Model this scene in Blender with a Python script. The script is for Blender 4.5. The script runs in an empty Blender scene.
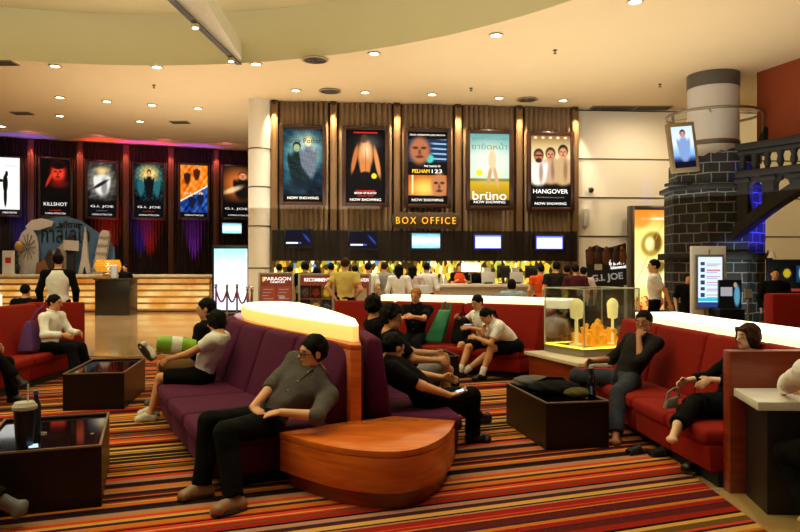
import bpy, bmesh, math, random
import numpy as np
from mathutils import Vector, Matrix
random.seed(7)
rng = np.random.default_rng(7)
scn = bpy.context.scene
COL = scn.collection
PI = math.pi
CAM_H, FPX, CX, CY = 1.6, 700.0, 400.0, 266.0

def gp(px, py, z=0.0):
    """point at height z seen at a photo pixel"""
    d = (CAM_H - z) * FPX / (py - CY)
    return ((px - CX) / FPX * d, d, z)
def dp(px, py, d):
    return ((px - CX) / FPX * d, d, CAM_H - (py - CY) / FPX * d)
def lin(c):
    return tuple(((v / 255.0) / 12.92 if v / 255.0 <= .04045 else ((v / 255.0 + .055) / 1.055) ** 2.4) for v in c)

# ------------------------------------------------------------------ materials
MATS = {}
def mat(name, rgb=(128, 128, 128), rough=.6, metal=0., emit=None, estr=0., var=.12, vscale=8., sheen=0., spec=.5,
        alpha=1., trans=0., bump=0., coat=0.):
    if name in MATS: return MATS[name]
    m = bpy.data.materials.new(name); m.use_nodes = True
    nt = m.node_tree; b = nt.nodes['Principled BSDF']
    c = lin(rgb)
    b.inputs['Roughness'].default_value = rough
    b.inputs['Metallic'].default_value = metal
    b.inputs['Specular IOR Level'].default_value = spec
    b.inputs['Coat Weight'].default_value = coat
    if sheen:
        b.inputs['Sheen Weight'].default_value = sheen
        b.inputs['Sheen Tint'].default_value = (*[min(1, v * 3 + .05) for v in c], 1)
    tc = nt.nodes.new('ShaderNodeTexCoord')
    nz = nt.nodes.new('ShaderNodeTexNoise'); nz.inputs['Scale'].default_value = vscale; nz.inputs['Detail'].default_value = 3
    nt.links.new(tc.outputs['Object'], nz.inputs['Vector'])
    mx = nt.nodes.new('ShaderNodeMix'); mx.data_type = 'RGBA'
    mx.inputs['A'].default_value = (*[v * (1 - var) for v in c], 1)
    mx.inputs['B'].default_value = (*[min(1, v * (1 + var)) for v in c], 1)
    nt.links.new(nz.outputs['Fac'], mx.inputs['Factor'])
    nt.links.new(mx.outputs['Result'], b.inputs['Base Color'])
    if bump:
        bp = nt.nodes.new('ShaderNodeBump'); bp.inputs['Strength'].default_value = bump; bp.inputs['Distance'].default_value = .025 if vscale < 20 else .01
        nt.links.new(nz.outputs['Fac'], bp.inputs['Height']); nt.links.new(bp.outputs['Normal'], b.inputs['Normal'])
    if emit is not None:
        b.inputs['Emission Color'].default_value = (*lin(emit), 1); b.inputs['Emission Strength'].default_value = estr
    if alpha < 1: b.inputs['Alpha'].default_value = alpha
    if trans: b.inputs['Transmission Weight'].default_value = trans
    MATS[name] = m
    return m

def wood_mat(name, a, b_, rough=.3, scale=3., axis=(1, 1, 12), coat=.3):
    if name in MATS: return MATS[name]
    m = bpy.data.materials.new(name); m.use_nodes = True
    nt = m.node_tree; b = nt.nodes['Principled BSDF']
    tc = nt.nodes.new('ShaderNodeTexCoord'); mp = nt.nodes.new('ShaderNodeMapping'); mp.inputs['Scale'].default_value = axis
    nz = nt.nodes.new('ShaderNodeTexNoise'); nz.inputs['Scale'].default_value = scale; nz.inputs['Detail'].default_value = 6
    nz.inputs['Distortion'].default_value = .6
    rp = nt.nodes.new('ShaderNodeValToRGB')
    rp.color_ramp.elements[0].position = .3; rp.color_ramp.elements[0].color = (*lin(a), 1)
    rp.color_ramp.elements[1].position = .7; rp.color_ramp.elements[1].color = (*lin(b_), 1)
    nt.links.new(tc.outputs['Object'], mp.inputs['Vector']); nt.links.new(mp.outputs['Vector'], nz.inputs['Vector'])
    nt.links.new(nz.outputs['Fac'], rp.inputs['Fac']); nt.links.new(rp.outputs['Color'], b.inputs['Base Color'])
    b.inputs['Roughness'].default_value = rough; b.inputs['Coat Weight'].default_value = coat; b.inputs['Coat Roughness'].default_value = .15
    MATS[name] = m
    return m

def paint_mat(name, emit=0., rough=.5):
    """surface whose pattern is the mesh's own colour attribute 'print'"""
    if name in MATS: return MATS[name]
    m = bpy.data.materials.new(name); m.use_nodes = True
    nt = m.node_tree; b = nt.nodes['Principled BSDF']
    at = nt.nodes.new('ShaderNodeAttribute'); at.attribute_name = 'print'
    b.inputs['Roughness'].default_value = rough
    if emit:
        b.inputs['Base Color'].default_value = (.004, .004, .004, 1); b.inputs['Specular IOR Level'].default_value = .05
        nt.links.new(at.outputs['Color'], b.inputs['Emission Color']); b.inputs['Emission Strength'].default_value = emit
    else:
        nt.links.new(at.outputs['Color'], b.inputs['Base Color'])
    MATS[name] = m
    return m

# ------------------------------------------------------------------ objects
def tag(o, label=None, cat=None, group=None, kind=None):
    if label: o['label'] = label
    if cat: o['category'] = cat
    if group: o['group'] = group
    if kind: o['kind'] = kind
    return o
def thing(name, label, cat, loc=(0, 0, 0), rz=0., group=None):
    o = bpy.data.objects.new(name, None); o.empty_display_size = .1
    COL.objects.link(o); o.location = loc; o.rotation_euler = (0, 0, rz)
    return tag(o, label, cat, group)
def link(name, me, m=None, parent=None):
    o = bpy.data.objects.new(name, me); COL.objects.link(o)
    if m is not None:
        me.materials.clear(); me.materials.append(m)
    if parent is not None: o.parent = parent
    return o
def place(o, root):
    """put geometry given in world coordinates under a root that already has a location"""
    o.parent = root
    o.matrix_parent_inverse = Matrix.Translation(-Vector(root.location))
    return o

class MB:
    def __init__(s): s.bm = bmesh.new()
    def hexa(s, b4, t4):
        v = [s.bm.verts.new(p) for p in list(b4) + list(t4)]
        for f in ((3, 2, 1, 0), (4, 5, 6, 7), (0, 1, 5, 4), (1, 2, 6, 5), (2, 3, 7, 6), (3, 0, 4, 7)):
            s.bm.faces.new([v[i] for i in f])
        return s
    def box(s, c, size, rz=0., rx=0., ry=0.):
        x, y, z = [k / 2 for k in size]
        M = Matrix.Translation(c) @ Matrix.Rotation(rz, 4, 'Z') @ Matrix.Rotation(rx, 4, 'X') @ Matrix.Rotation(ry, 4, 'Y')
        P = [M @ Vector(p) for p in ((-x, -y, -z), (x, -y, -z), (x, y, -z), (-x, y, -z), (-x, -y, z), (x, -y, z), (x, y, z), (-x, y, z))]
        return s.hexa(P[:4], P[4:])
    def span(s, lo, hi):
        return s.box([(a + b) / 2 for a, b in zip(lo, hi)], [abs(b - a) for a, b in zip(lo, hi)])
    def prism(s, poly, z0, z1, M=None):
        """poly in XY extruded z0..z1; poly counter-clockwise; M maps it elsewhere"""
        M = M or Matrix.Identity(4)
        lo = [s.bm.verts.new(M @ Vector((p[0], p[1], z0))) for p in poly]
        hi = [s.bm.verts.new(M @ Vector((p[0], p[1], z1))) for p in poly]
        n = len(poly)
        s.bm.faces.new(lo[::-1]); s.bm.faces.new(hi)
        for i in range(n):
            j = (i + 1) % n
            s.bm.faces.new((lo[i], lo[j], hi[j], hi[i]))
        return s
    def tube(s, pts, r, n=8, caps=True):
        pts = [Vector(p) for p in pts]
        rs = r if isinstance(r, (list, tuple)) else [r] * len(pts)
        rings = []
        up = None
        for i, p in enumerate(pts):
            d = (pts[min(i + 1, len(pts) - 1)] - pts[max(i - 1, 0)]).normalized()
            if up is None:
                up = Vector((0, 0, 1)) if abs(d.z) < .9 else Vector((1, 0, 0))
            a = d.cross(up)
            if a.length < 1e-4: a = d.cross(Vector((0, 1, 0)))
            a.normalize(); b = a.cross(d).normalized(); up = b
            rings.append([s.bm.verts.new(p + (a * math.cos(t) + b * math.sin(t)) * rs[i]) for t in [2 * PI * k / n for k in range(n)]])
        for A, B in zip(rings, rings[1:]):
            for k in range(n):
                s.bm.faces.new((A[k], A[(k + 1) % n], B[(k + 1) % n], B[k]))
        if caps:
            s.bm.faces.new(rings[0][::-1]); s.bm.faces.new(rings[-1])
        return s
    def lathe(s, prof, c=(0, 0, 0), n=24, caps=True):
        rings = []
        for r, z in prof:
            rings.append([s.bm.verts.new((c[0] + r * math.cos(2 * PI * k / n), c[1] + r * math.sin(2 * PI * k / n), c[2] + z)) for k in range(n)])
        for A, B in zip(rings, rings[1:]):
            for k in range(n):
                s.bm.faces.new((A[k], A[(k + 1) % n], B[(k + 1) % n], B[k]))
        if caps:
            s.bm.faces.new(rings[0][::-1]); s.bm.faces.new(rings[-1])
        return s
    def torus(s, c, R, r, n=48, m=8, M=None):
        M = M or Matrix.Identity(4)
        vs = [[s.bm.verts.new(Vector(c) + M @ Vector(((R + r * math.cos(b)) * math.cos(a), (R + r * math.cos(b)) * math.sin(a), r * math.sin(b))))
               for b in [2 * PI * k / m for k in range(m)]] for a in [2 * PI * k / n for k in range(n)]]
        for i in range(n):
            for k in range(m):
                s.bm.faces.new((vs[i][k], vs[(i + 1) % n][k], vs[(i + 1) % n][(k + 1) % m], vs[i][(k + 1) % m]))
        return s
    def blob(s, c, rad, sub=3, M=None, noise=0., seed=0):
        r = bmesh.ops.create_icosphere(s.bm, subdivisions=sub, radius=1)
        rn = random.Random(seed); ph = [rn.uniform(0, 6) for _ in range(6)]
        M = M or Matrix.Identity(3)
        for v in r['verts']:
            k = 1 + noise * (math.sin(3 * v.co.x + ph[0]) + math.sin(4 * v.co.y + ph[1]) + math.sin(3.5 * v.co.z + ph[2]) + .6 * math.sin(9 * v.co.x + 7 * v.co.z + ph[3]))
            p = Vector((v.co.x * rad[0], v.co.y * rad[1], v.co.z * rad[2])) * k
            v.co = Vector(c) + M @ p
        return s
    def build(s, name, m, parent=None, bevel=0., seg=2, smooth=True, ang=35, sub=0):
        bm = s.bm
        bmesh.ops.recalc_face_normals(bm, faces=bm.faces[:])
        if bevel:
            es = [e for e in bm.edges if len(e.link_faces) == 2 and e.calc_face_angle(0) > .4]
            bmesh.ops.bevel(bm, geom=es, offset=bevel, segments=seg, profile=.5, affect='EDGES', clamp_overlap=True)
        me = bpy.data.meshes.new(name); bm.to_mesh(me); bm.free()
        if smooth:
            me.shade_smooth(); me.set_sharp_from_angle(angle=math.radians(ang))
        o = link(name, me, m, parent)
        if sub:
            md = o.modifiers.new('s', 'SUBSURF'); md.levels = sub; md.render_levels = sub
        return o
    def world(s, name, m, root, **k):
        return place(s.build(name, m, None, **k), root)

def text_mesh(txt, size, m, name='lettering', parent=None, loc=(0, 0, 0), rz=0., width=None, height=None, ext=.006, bold=0., align='CENTER', gap=1.):
    cu = bpy.data.curves.new('t', 'FONT'); cu.body = txt; cu.size = size; cu.align_x = align; cu.align_y = 'CENTER'
    cu.extrude = ext; cu.resolution_u = 3; cu.space_character = gap; cu.offset = bold * size
    ob = bpy.data.objects.new('t', cu); COL.objects.link(ob)
    dg = bpy.context.evaluated_depsgraph_get(); dg.update()
    me = bpy.data.meshes.new_from_object(ob.evaluated_get(dg))
    bpy.data.objects.remove(ob); bpy.data.curves.remove(cu)
    if len(me.vertices) == 0: return None
    co = np.empty(len(me.vertices) * 3, np.float32); me.vertices.foreach_get('co', co); co = co.reshape(-1, 3)
    w = co[:, 0].max() - co[:, 0].min(); h = co[:, 1].max() - co[:, 1].min()
    if width and w > 0:
        k = width / w; co[:, 0] *= k
        if not height: co[:, 1] *= k
    if height and h > 0: co[:, 1] *= height / h
    if width and align == 'CENTER': co[:, 0] -= (co[:, 0].max() + co[:, 0].min()) / 2
    co[:, 1] -= (co[:, 1].max() + co[:, 1].min()) / 2
    out = np.stack([co[:, 0], -co[:, 2], co[:, 1]], 1)       # upright, facing -Y
    me.vertices.foreach_set('co', out.ravel()); me.update()
    o = link(name, me, m, parent); o.location = loc; o.rotation_euler = (0, 0, rz)
    return o

def printed(name, w, h, fn, m, parent, loc=(0, 0, 0), nx=64, ny=100, rz=0.):
    """upright sheet facing -Y whose faces carry the printed picture"""
    x = np.linspace(-w / 2, w / 2, nx + 1); z = np.linspace(0, h, ny + 1)
    X, Z = np.meshgrid(x, z)
    V = np.stack([X.ravel(), np.zeros(X.size), Z.ravel()], 1)
    i = np.arange(nx)[None, :] + (nx + 1) * np.arange(ny)[:, None]
    F = np.stack([i, i + 1, i + nx + 2, i + nx + 1], -1).reshape(-1, 4)
    me = bpy.data.meshes.new(name); me.from_pydata(V.tolist(), [], F.tolist())
    U, W = np.meshgrid((np.arange(nx) + .5) / nx, (np.arange(ny) + .5) / ny)
    C = np.clip(fn(U, W), 0, 255) / 255.0
    C = np.where(C <= .04045, C / 12.92, ((C + .055) / 1.055) ** 2.4)
    C = np.concatenate([C, np.ones(C.shape[:2] + (1,))], -1).reshape(-1, 4)
    at = me.color_attributes.new('print', 'FLOAT_COLOR', 'CORNER')
    at.data.foreach_set('color', np.repeat(C, 4, axis=0).astype(np.float32).ravel())
    o = link(name, me, m, parent); o.location = loc; o.rotation_euler = (0, 0, rz)
    return o

# painter helpers (u right 0..1, v up 0..1)
def sm(x, a, b):
    t = np.clip((x - a) / (b - a), 0, 1); return t * t * (3 - 2 * t)
def P_fill(U, c): return np.ones(U.shape + (3,)) * np.array(c, float)
def P_mix(I, mask, c): return I * (1 - mask[..., None]) + np.array(c, float) * mask[..., None]
def P_ell(U, V, cx, cy, rx, ry, s=.12, rot=0.):
    x = (U - cx); y = (V - cy)
    if rot: x, y = x * math.cos(rot) + y * math.sin(rot) * 1.7, -x * math.sin(rot) / 1.7 + y * math.cos(rot)
    q = np.sqrt((x / rx) ** 2 + (y / ry) ** 2)
    return 1 - sm(q, 1 - s, 1 + s)
def P_rect(U, V, x0, y0, x1, y1): return ((U >= x0) & (U <= x1) & (V >= y0) & (V <= y1)).astype(float)
def P_grad(V, stops):
    ys = [s[0] for s in stops]
    return np.stack([np.interp(V, ys, [s[1][k] for s in stops]) for k in range(3)], -1)
def P_noise(U, V, sc, seed):
    r = np.random.default_rng(seed); o = np.zeros(U.shape)
    for k in range(7):
        a, b, p = r.uniform(-1, 1) * sc * (1 + k * .5), r.uniform(-1, 1) * sc * (1 + k * .5), r.uniform(0, 6)
        o += np.sin(a * U + b * V * 1.7 + p)
    return o / 4.

# ------------------------------------------------------------------ bodies: distance fields meshed into one continuous skin
def cone(a, b, ra, rb, k=.025, tg='', cut=None): return dict(t='c', a=np.array(a, float), b=np.array(b, float), ra=ra, rb=rb, k=k, tg=tg, cut=cut or [])
def ell(c, rad, R=None, k=.03, tg='', cut=None): return dict(t='e', c=np.array(c, float), rad=np.array(rad, float), R=np.eye(3) if R is None else np.array(R, float), k=k, tg=tg, cut=cut or [])
def field_mesh(name, prims, vox, m, parent, noise=0., nsc=60., cuts=()):
    B = []
    for p in prims:
        if p['t'] == 'c':
            r = max(p['ra'], p['rb']); B.append((np.minimum(p['a'], p['b']) - r, np.maximum(p['a'], p['b']) + r))
        else:
            e = np.sqrt(((p['R'] * p['rad'][None, :]) ** 2).sum(1)); B.append((p['c'] - e, p['c'] + e))
    lo = np.min([b[0] for b in B], 0) - 3 * vox - noise; hi = np.max([b[1] for b in B], 0) + 3 * vox + noise
    n = np.ceil((hi - lo) / vox).astype(int) + 2
    D = np.full(n, .5, np.float32)
    ax = [lo[i] + vox * np.arange(n[i]) for i in range(3)]
    for p, (bl, bh) in zip(prims, B):
        mg = p['k'] + 2.5 * vox + noise
        i0 = np.maximum(np.floor((bl - mg - lo) / vox).astype(int), 0); i1 = np.minimum(np.ceil((bh + mg - lo) / vox).astype(int) + 1, n)
        sl = tuple(slice(a, b) for a, b in zip(i0, i1))
        X = ax[0][sl[0]][:, None, None]; Y = ax[1][sl[1]][None, :, None]; Z = ax[2][sl[2]][None, None, :]
        if p['t'] == 'c':
            ba = p['b'] - p['a']; L = max(ba @ ba, 1e-9)
            x, y, z = X - p['a'][0], Y - p['a'][1], Z - p['a'][2]
            t = np.clip((x * ba[0] + y * ba[1] + z * ba[2]) / L, 0, 1)
            d = np.sqrt((x - t * ba[0]) ** 2 + (y - t * ba[1]) ** 2 + (z - t * ba[2]) ** 2) - (p['ra'] + (p['rb'] - p['ra']) * t)
        else:
            x, y, z = X - p['c'][0], Y - p['c'][1], Z - p['c'][2]; R = p['R']; q = []
            for j in range(3): q.append((x * R[0, j] + y * R[1, j] + z * R[2, j]))
            k0 = np.sqrt(sum((q[j] / p['rad'][j]) ** 2 for j in range(3))); k1 = np.sqrt(sum((q[j] / p['rad'][j] ** 2) ** 2 for j in range(3))) + 1e-6
            d = k0 * (k0 - 1) / k1
        for (pt, nr) in p['cut']:
            d = np.maximum(d, (X - pt[0]) * nr[0] + (Y - pt[1]) * nr[1] + (Z - pt[2]) * nr[2])
        S = D[sl]; k = p['k']
        h = np.clip(.5 + .5 * (S - d) / k, 0, 1)
        D[sl] = S * (1 - h) + d * h - k * h * (1 - h)
    X = ax[0][:, None, None]; Y = ax[1][None, :, None]; Z = ax[2][None, None, :]
    if noise:
        D += (noise * .5 * (np.sin(nsc * X + 1.3 * np.sin(nsc * .7 * Z)) * np.sin(nsc * .9 * Y + 1.1) + np.sin(nsc * .8 * Z + 1.7 * np.sin(nsc * .5 * X + nsc * .4 * Y)))).astype(np.float32)
    for (pt, nr) in cuts:
        D = np.maximum(D, ((X - pt[0]) * nr[0] + (Y - pt[1]) * nr[1] + (Z - pt[2]) * nr[2]).astype(np.float32))
    return nets(name, D, lo, vox, m, parent)
def nets(name, D, lo, vox, m, parent):
    S = D < 0
    sh = [s - 1 for s in D.shape]
    offs = [(a, b, c) for a in (0, 1) for b in (0, 1) for c in (0, 1)]
    cnt = np.zeros(sh, np.int8)
    for a, b, c in offs: cnt += S[a:a + sh[0], b:b + sh[1], c:c + sh[2]]
    I = np.argwhere((cnt > 0) & (cnt < 8))
    idx = np.full(sh, -1, np.int64); idx[tuple(I.T)] = np.arange(len(I))
    val = np.stack([D[I[:, 0] + a, I[:, 1] + b, I[:, 2] + c] for a, b, c in offs], 1)
    acc = np.zeros((len(I), 3)); num = np.zeros(len(I))
    for i, A in enumerate(offs):
        for j, Bb in enumerate(offs):
            if j <= i or sum(abs(p - q) for p, q in zip(A, Bb)) != 1: continue
            w = (val[:, i] < 0) != (val[:, j] < 0)
            den = val[:, i] - val[:, j]; den[~w] = 1
            t = val[:, i] / den
            P = np.array(A)[None] + t[:, None] * (np.array(Bb) - np.array(A))[None]
            acc[w] += P[w]; num[w] += 1
    V = lo[None] + vox * (I + acc / num[:, None])
    F = []
    for d in range(3):
        a = [slice(None)] * 3; b = [slice(None)] * 3; a[d] = slice(0, -1); b[d] = slice(1, None)
        E = np.argwhere(S[tuple(a)] != S[tuple(b)])
        e1, e2 = (d + 1) % 3, (d + 2) % 3
        E = E[(E[:, e1] > 0) & (E[:, e2] > 0) & (E[:, e1] < sh[e1]) & (E[:, e2] < sh[e2])]
        ins = S[tuple(E.T)]
        def cell(o1, o2):
            c = E.copy(); c[:, e1] += o1; c[:, e2] += o2; return idx[tuple(c.T)]
        Q = np.stack([cell(-1, -1), cell(0, -1), cell(0, 0), cell(-1, 0)], 1)
        Q[~ins] = Q[~ins][:, ::-1]
        F.append(Q)
    F = np.concatenate(F); F = F[(F >= 0).all(1)]
    me = bpy.data.meshes.new(name); me.from_pydata(V.tolist(), [], F.tolist()); me.shade_smooth()
    return link(name, me, m, parent)
# ------------------------------------------------------------------ people
def nrm(v):
    v = np.array(v, float); return v / (np.linalg.norm(v) + 1e-9)
def ik(a, t, l1, l2, pole):
    a = np.array(a, float); t = np.array(t, float); d = t - a; L = np.linalg.norm(d)
    mx = (l1 + l2) * .995
    if L > mx: t = a + d / L * mx; L = mx
    if L < abs(l1 - l2) * 1.05: L = abs(l1 - l2) * 1.05
    u = nrm(t - a); x = (l1 * l1 - l2 * l2 + L * L) / (2 * L); h = math.sqrt(max(l1 * l1 - x * x, 0))
    p = np.array(pole, float); p = nrm(p - u * (p @ u))
    return a + u * x + p * h, t
UP = np.array((0, 0, 1.))
SKIN = lambda n, c: mat('skin_' + n, c, .5, var=.06, vscale=14, spec=.35)
SK = SKIN('tan', (222, 162, 118)); SKP = SKIN('pale', (244, 200, 168)); SKD = SKIN('brown', (186, 124, 84)); SKO = SKIN('ruddy', (236, 170, 130))
HAIR_K = mat('hair_black', (11, 9, 8), .75, spec=.15, var=.4, vscale=60, bump=.3)
HAIR_B = mat('hair_brown', (58, 32, 16), .7, spec=.2, var=.35, vscale=60, bump=.3)
HAIR_G = mat('hair_blond', (170, 120, 64), .7, spec=.2, var=.3, vscale=60, bump=.3)
def cloth(n, c, bump=.7, var=.16): return mat('cloth_' + n, c, .85, var=var, vscale=11, bump=bump, sheen=.04, spec=.12)
C_WHITE = cloth('white', (240, 238, 240)); C_BLACK = cloth('black', (6, 6, 7)); C_CHAR = cloth('charcoal', (84, 79, 74)); C_NAVY = cloth('navy', (14, 15, 24))
C_DENIM = cloth('denim', (54, 58, 68)); C_YEL = cloth('yellow', (222, 200, 112)); C_PINK = cloth('pink', (222, 196, 190)); C_ORA = cloth('orange', (226, 84, 32))
C_GREY = cloth('grey', (34, 32, 30)); C_MAR = cloth('maroon', (74, 30, 38)); C_BLUE = cloth('pale_blue', (150, 176, 190)); C_LIME = cloth('lime', (150, 190, 40))
C_LGREY = cloth('light_grey', (150, 150, 150)); C_KHAKI = cloth('khaki', (112, 84, 50)); C_RST = cloth('red_stripe', (150, 60, 40))
L_BLK = mat('leather_black', (20, 19, 20), .4, var=.2); L_TAN = mat('leather_tan', (142, 104, 74), .5, var=.15); L_WHT = mat('shoe_white', (205, 200, 192), .6)
L_GRY = mat('shoe_grey', (104, 104, 110), .6)
EYE_W = mat('eye_white', (190, 180, 168), .3, var=.02); EYE_K = mat('eye_dark', (24, 15, 10), .2, var=.05); LIP = mat('lip', (158, 84, 70), .5, var=.05)
SOLE = mat('shoe_sole', (40, 32, 26), .7)
LENS = mat('spectacle_frame', (14, 13, 14), .3)

def person(label, x, y, f, pel=.92, H=1.7, lean=0., side=0., twist=0., headdir=None, neckdir=None, roll=0.,
           hands=(None, None), elbows=(None, None), feet=(None, None), knees=(None, None), vox=.012, skin=SK,
           top=(C_WHITE, .35), bottom=(C_BLACK, 1.), skirt=None, shoes=L_BLK, socks=None, hair=(HAIR_K, 'short'),
           group=None, glasses=False, z0=0., slim=1., curl=.45, collar=False, vest=None, sandal=False, hem=.0, handdir=(None, None), palm=(None, None), asleep=False):
    """x, y: floor point under the pelvis; f: horizontal facing; the rest in world coordinates (metres)"""
    s = H / 1.7
    f = nrm((f[0], f[1], 0)); r = np.cross(f, UP)
    O = np.array((x, y, z0)); root = thing('person', label, 'person', (x, y, z0), 0, group)
    W = lambda p: None if p is None else np.array(p[:3], float) - O
    la = math.radians(lean); u = nrm(math.cos(la) * UP - math.sin(la) * f + math.tan(math.radians(side)) * r)
    fw = nrm(f - u * (f @ u)); rr = np.cross(fw, u)
    ct, st = math.cos(math.radians(twist)), math.sin(math.radians(twist))
    rs = nrm(rr * ct - fw * st); fs = nrm(np.cross(u, rs))     # shoulders turned
    P = np.array((0, 0, pel)); um = nrm(u + (UP * .35 if lean else 0)); A = np.stack([rr, fw, u], 1); As = np.stack([rs, fs, u], 1)
    W1 = P + .17 * s * um; N = P + .12 * s * um + .385 * s * u
    hip = [P + (+.09) * s * r, P - .09 * s * r]
    sh = [N - .05 * s * u + .188 * s * slim * rs, N - .05 * s * u - .188 * s * slim * rs]
    nd = nrm(neckdir) if neckdir is not None else nrm(u * .6 + UP * .6 + fs * .12)
    hd = nrm(headdir) if headdir is not None else nrm((fs[0], fs[1], 0))
    hr = nrm(np.cross(hd, UP)); hu = np.cross(hr, hd)
    if roll:
        a = math.radians(roll); hr, hu = hr * math.cos(a) - hu * math.sin(a), hu * math.cos(a) + hr * math.sin(a)
    hb = N + .065 * s * nd; hc = hb + (.095 * hu + .02 * hd) * s
    Rh = np.stack([hr, hd, hu], 1)
    h = lambda a, b, c: hc + (a * hr + b * hd + c * hu) * s
    fine = vox <= .0135
    B = []
    # torso, most of it under the clothes
    B += [ell(P + .02 * s * u, np.array((.158 * slim, .105, .125)) * s, A, .04, 'pelvis'),
          ell(W1 + .03 * s * u, np.array((.135 * slim, .098, .15)) * s, A, .05, 'torso'),
          ell(N - .16 * s * u + .008 * fs, np.array((.168 * slim, .112, .17)) * s, As, .05, 'torso'),
          cone(sh[0], sh[1], .06 * s, .06 * s, .05, 'torso'),
          cone(N - .05 * s * u, N + .01 * s * u, .085 * s, .062 * s, .05, 'torso'),
          cone(N - .01 * s * u, hb + .03 * s * hu, .054 * s, .05 * s, .025, 'neck')]
    # head
    B += [ell(h(0, -.008, .028), np.array((.074, .094, .088)) * s, Rh, .03, 'head'),
          cone(h(0, .022, -.015), h(0, .05, -.078), .06 * s, .03 * s, .03, 'head'),
          cone(h(.03, .03, -.06), h(-.03, .03, -.06), .032 * s, .032 * s, .03, 'head'),
          cone(h(0, .084, .018), h(0, .106, -.022), .008 * s, .013 * s, .012, 'head'),
          cone(h(.028, .076, .03), h(-.028, .076, .03), .012 * s, .012 * s, .012, 'head'),
          cone(h(.016, .082, -.047), h(-.016, .082, -.047), .008 * s, .008 * s, .01, 'head'),
          ell(h(.076, -.008, .0), np.array((.011, .022, .032)) * s, Rh, .008, 'head'),
          ell(h(-.076, -.008, .0), np.array((.011, .022, .032)) * s, Rh, .008, 'head')]
    # legs
    kn, an, fd = [], [], []
    for i in (0, 1):
        sg = 1 if i == 0 else -1
        ft = feet[i]
        t = W(ft) if ft is not None else np.array((0, 0, .085 * s)) + sg * .1 * s * r
        pole = np.array(knees[i], float) if knees[i] is not None else f + .35 * UP
        K, Aa = ik(hip[i], t, .43 * s, .41 * s, pole)
        d = nrm((ft[3], ft[4], ft[5] if len(ft) > 5 else 0)) if ft is not None and len(ft) > 3 else nrm(f + sg * .15 * r)
        kn.append(K); an.append(Aa); fd.append(d)
        cb = nrm(Aa - K); back = -nrm(d - cb * (d @ cb))
        B += [cone(hip[i], K, .086 * s * slim, .054 * s, .03, 'thigh%d' % i), cone(K, Aa, .052 * s, .036 * s, .02, 'shin%d' % i),
              ell(K + cb * .13 * s + back * .018 * s, np.array((.047, .047, .11)) * s, np.stack([np.cross(back, cb), back, cb], 1), .03, 'shin%d' % i)]
        dn = nrm(cb - d * (cb @ d)) if abs(cb @ d) < .98 else -UP
        heel = Aa + dn * .045 * s - d * .035 * s; ball = Aa + dn * .055 * s + d * .125 * s
        B += [cone(heel, ball, .034 * s, .026 * s, .02, 'foot%d' % i), cone(Aa, ball, .034 * s, .024 * s, .02, 'foot%d' % i),
              cone(ball - .03 * s * np.cross(d, dn), ball + .03 * s * np.cross(d, dn), .022 * s, .022 * s, .015, 'foot%d' % i)]
    # arms and hands
    el, wr = [], []
    for i in (0, 1):
        sg = 1 if i == 0 else -1
        hn = hands[i]
        if isinstance(hn, str):
            hd_ = nrm(handdir[i]); t = h(0, .125, -.055 if hn == 'mouth' else -.11) - hd_ * .1 * s
        else: t = W(hn) if hn is not None else sh[i] + sg * .07 * s * rs - .5 * s * UP + .06 * s * fs
        pole = np.array(elbows[i], float) if elbows[i] is not None else -fs * .6 + sg * rs * .5 - UP * .5
        E, Wr = ik(sh[i], t, .285 * s, .25 * s, pole)
        el.append(E); wr.append(Wr)
        B += [cone(sh[i], E, .05 * s, .04 * s, .03, 'uarm%d' % i), cone(E, Wr, .041 * s, .026 * s, .02, 'farm%d' % i)]
        d = nrm(handdir[i]) if handdir[i] is not None else nrm(nrm(Wr - E) + (-.25 * UP))
        pn = np.array(palm[i], float) if palm[i] is not None else (-sg * rs - .3 * UP)
        pn = nrm(pn - d * (pn @ d)); sd = np.cross(d, pn) * sg     # sd points to the thumb side
        # keep thumb on the upper/inner side
        B.append(ell(Wr + d * .05 * s, np.array((.04, .017, .052)) * s, np.stack([sd, pn, d], 1), .015, 'hand%d' % i))
        if fine:
            for q in range(4):
                o = (-.03 + .02 * (3 - q)) * s; Lf = (.07, .08, .075, .058)[q] * s
                b0 = Wr + d * .088 * s + sd * o; c1 = curl * .9; c2 = curl * 2.
                b1 = b0 + (d * math.cos(c1) + pn * math.sin(c1)) * Lf * .5; b2 = b1 + (d * math.cos(c2) + pn * math.sin(c2)) * Lf * .5
                B += [cone(b0 - d * .02 * s, b1, .0095 * s, .009 * s, .005, 'hand%d' % i), cone(b1, b2, .009 * s, .0075 * s, .004, 'hand%d' % i)]
            t0 = Wr + d * .025 * s + sd * .028 * s; t1 = t0 + (sd * .6 + d * .7 + pn * .25) * .04 * s; t2 = t1 + (d * .9 + pn * .35 + sd * .1) * .035 * s
            B += [cone(t0, t1, .013 * s, .011 * s, .008, 'hand%d' % i), cone(t1, t2, .011 * s, .008 * s, .004, 'hand%d' % i)]
    body = field_mesh('body', B, vox, skin, root)
    by = lambda *ts: [dict(p, cut=list(p['cut'])) for p in B if p['tg'] in ts]
    def grow(ps, e):
        o = []
        for p in ps:
            if p['t'] == 'c': p['ra'] += e; p['rb'] += e
            else: p['rad'] = p['rad'] + e
            o.append(p)
        return o
    cv = max(vox, .009); e = max(.017, cv * .95)
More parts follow.
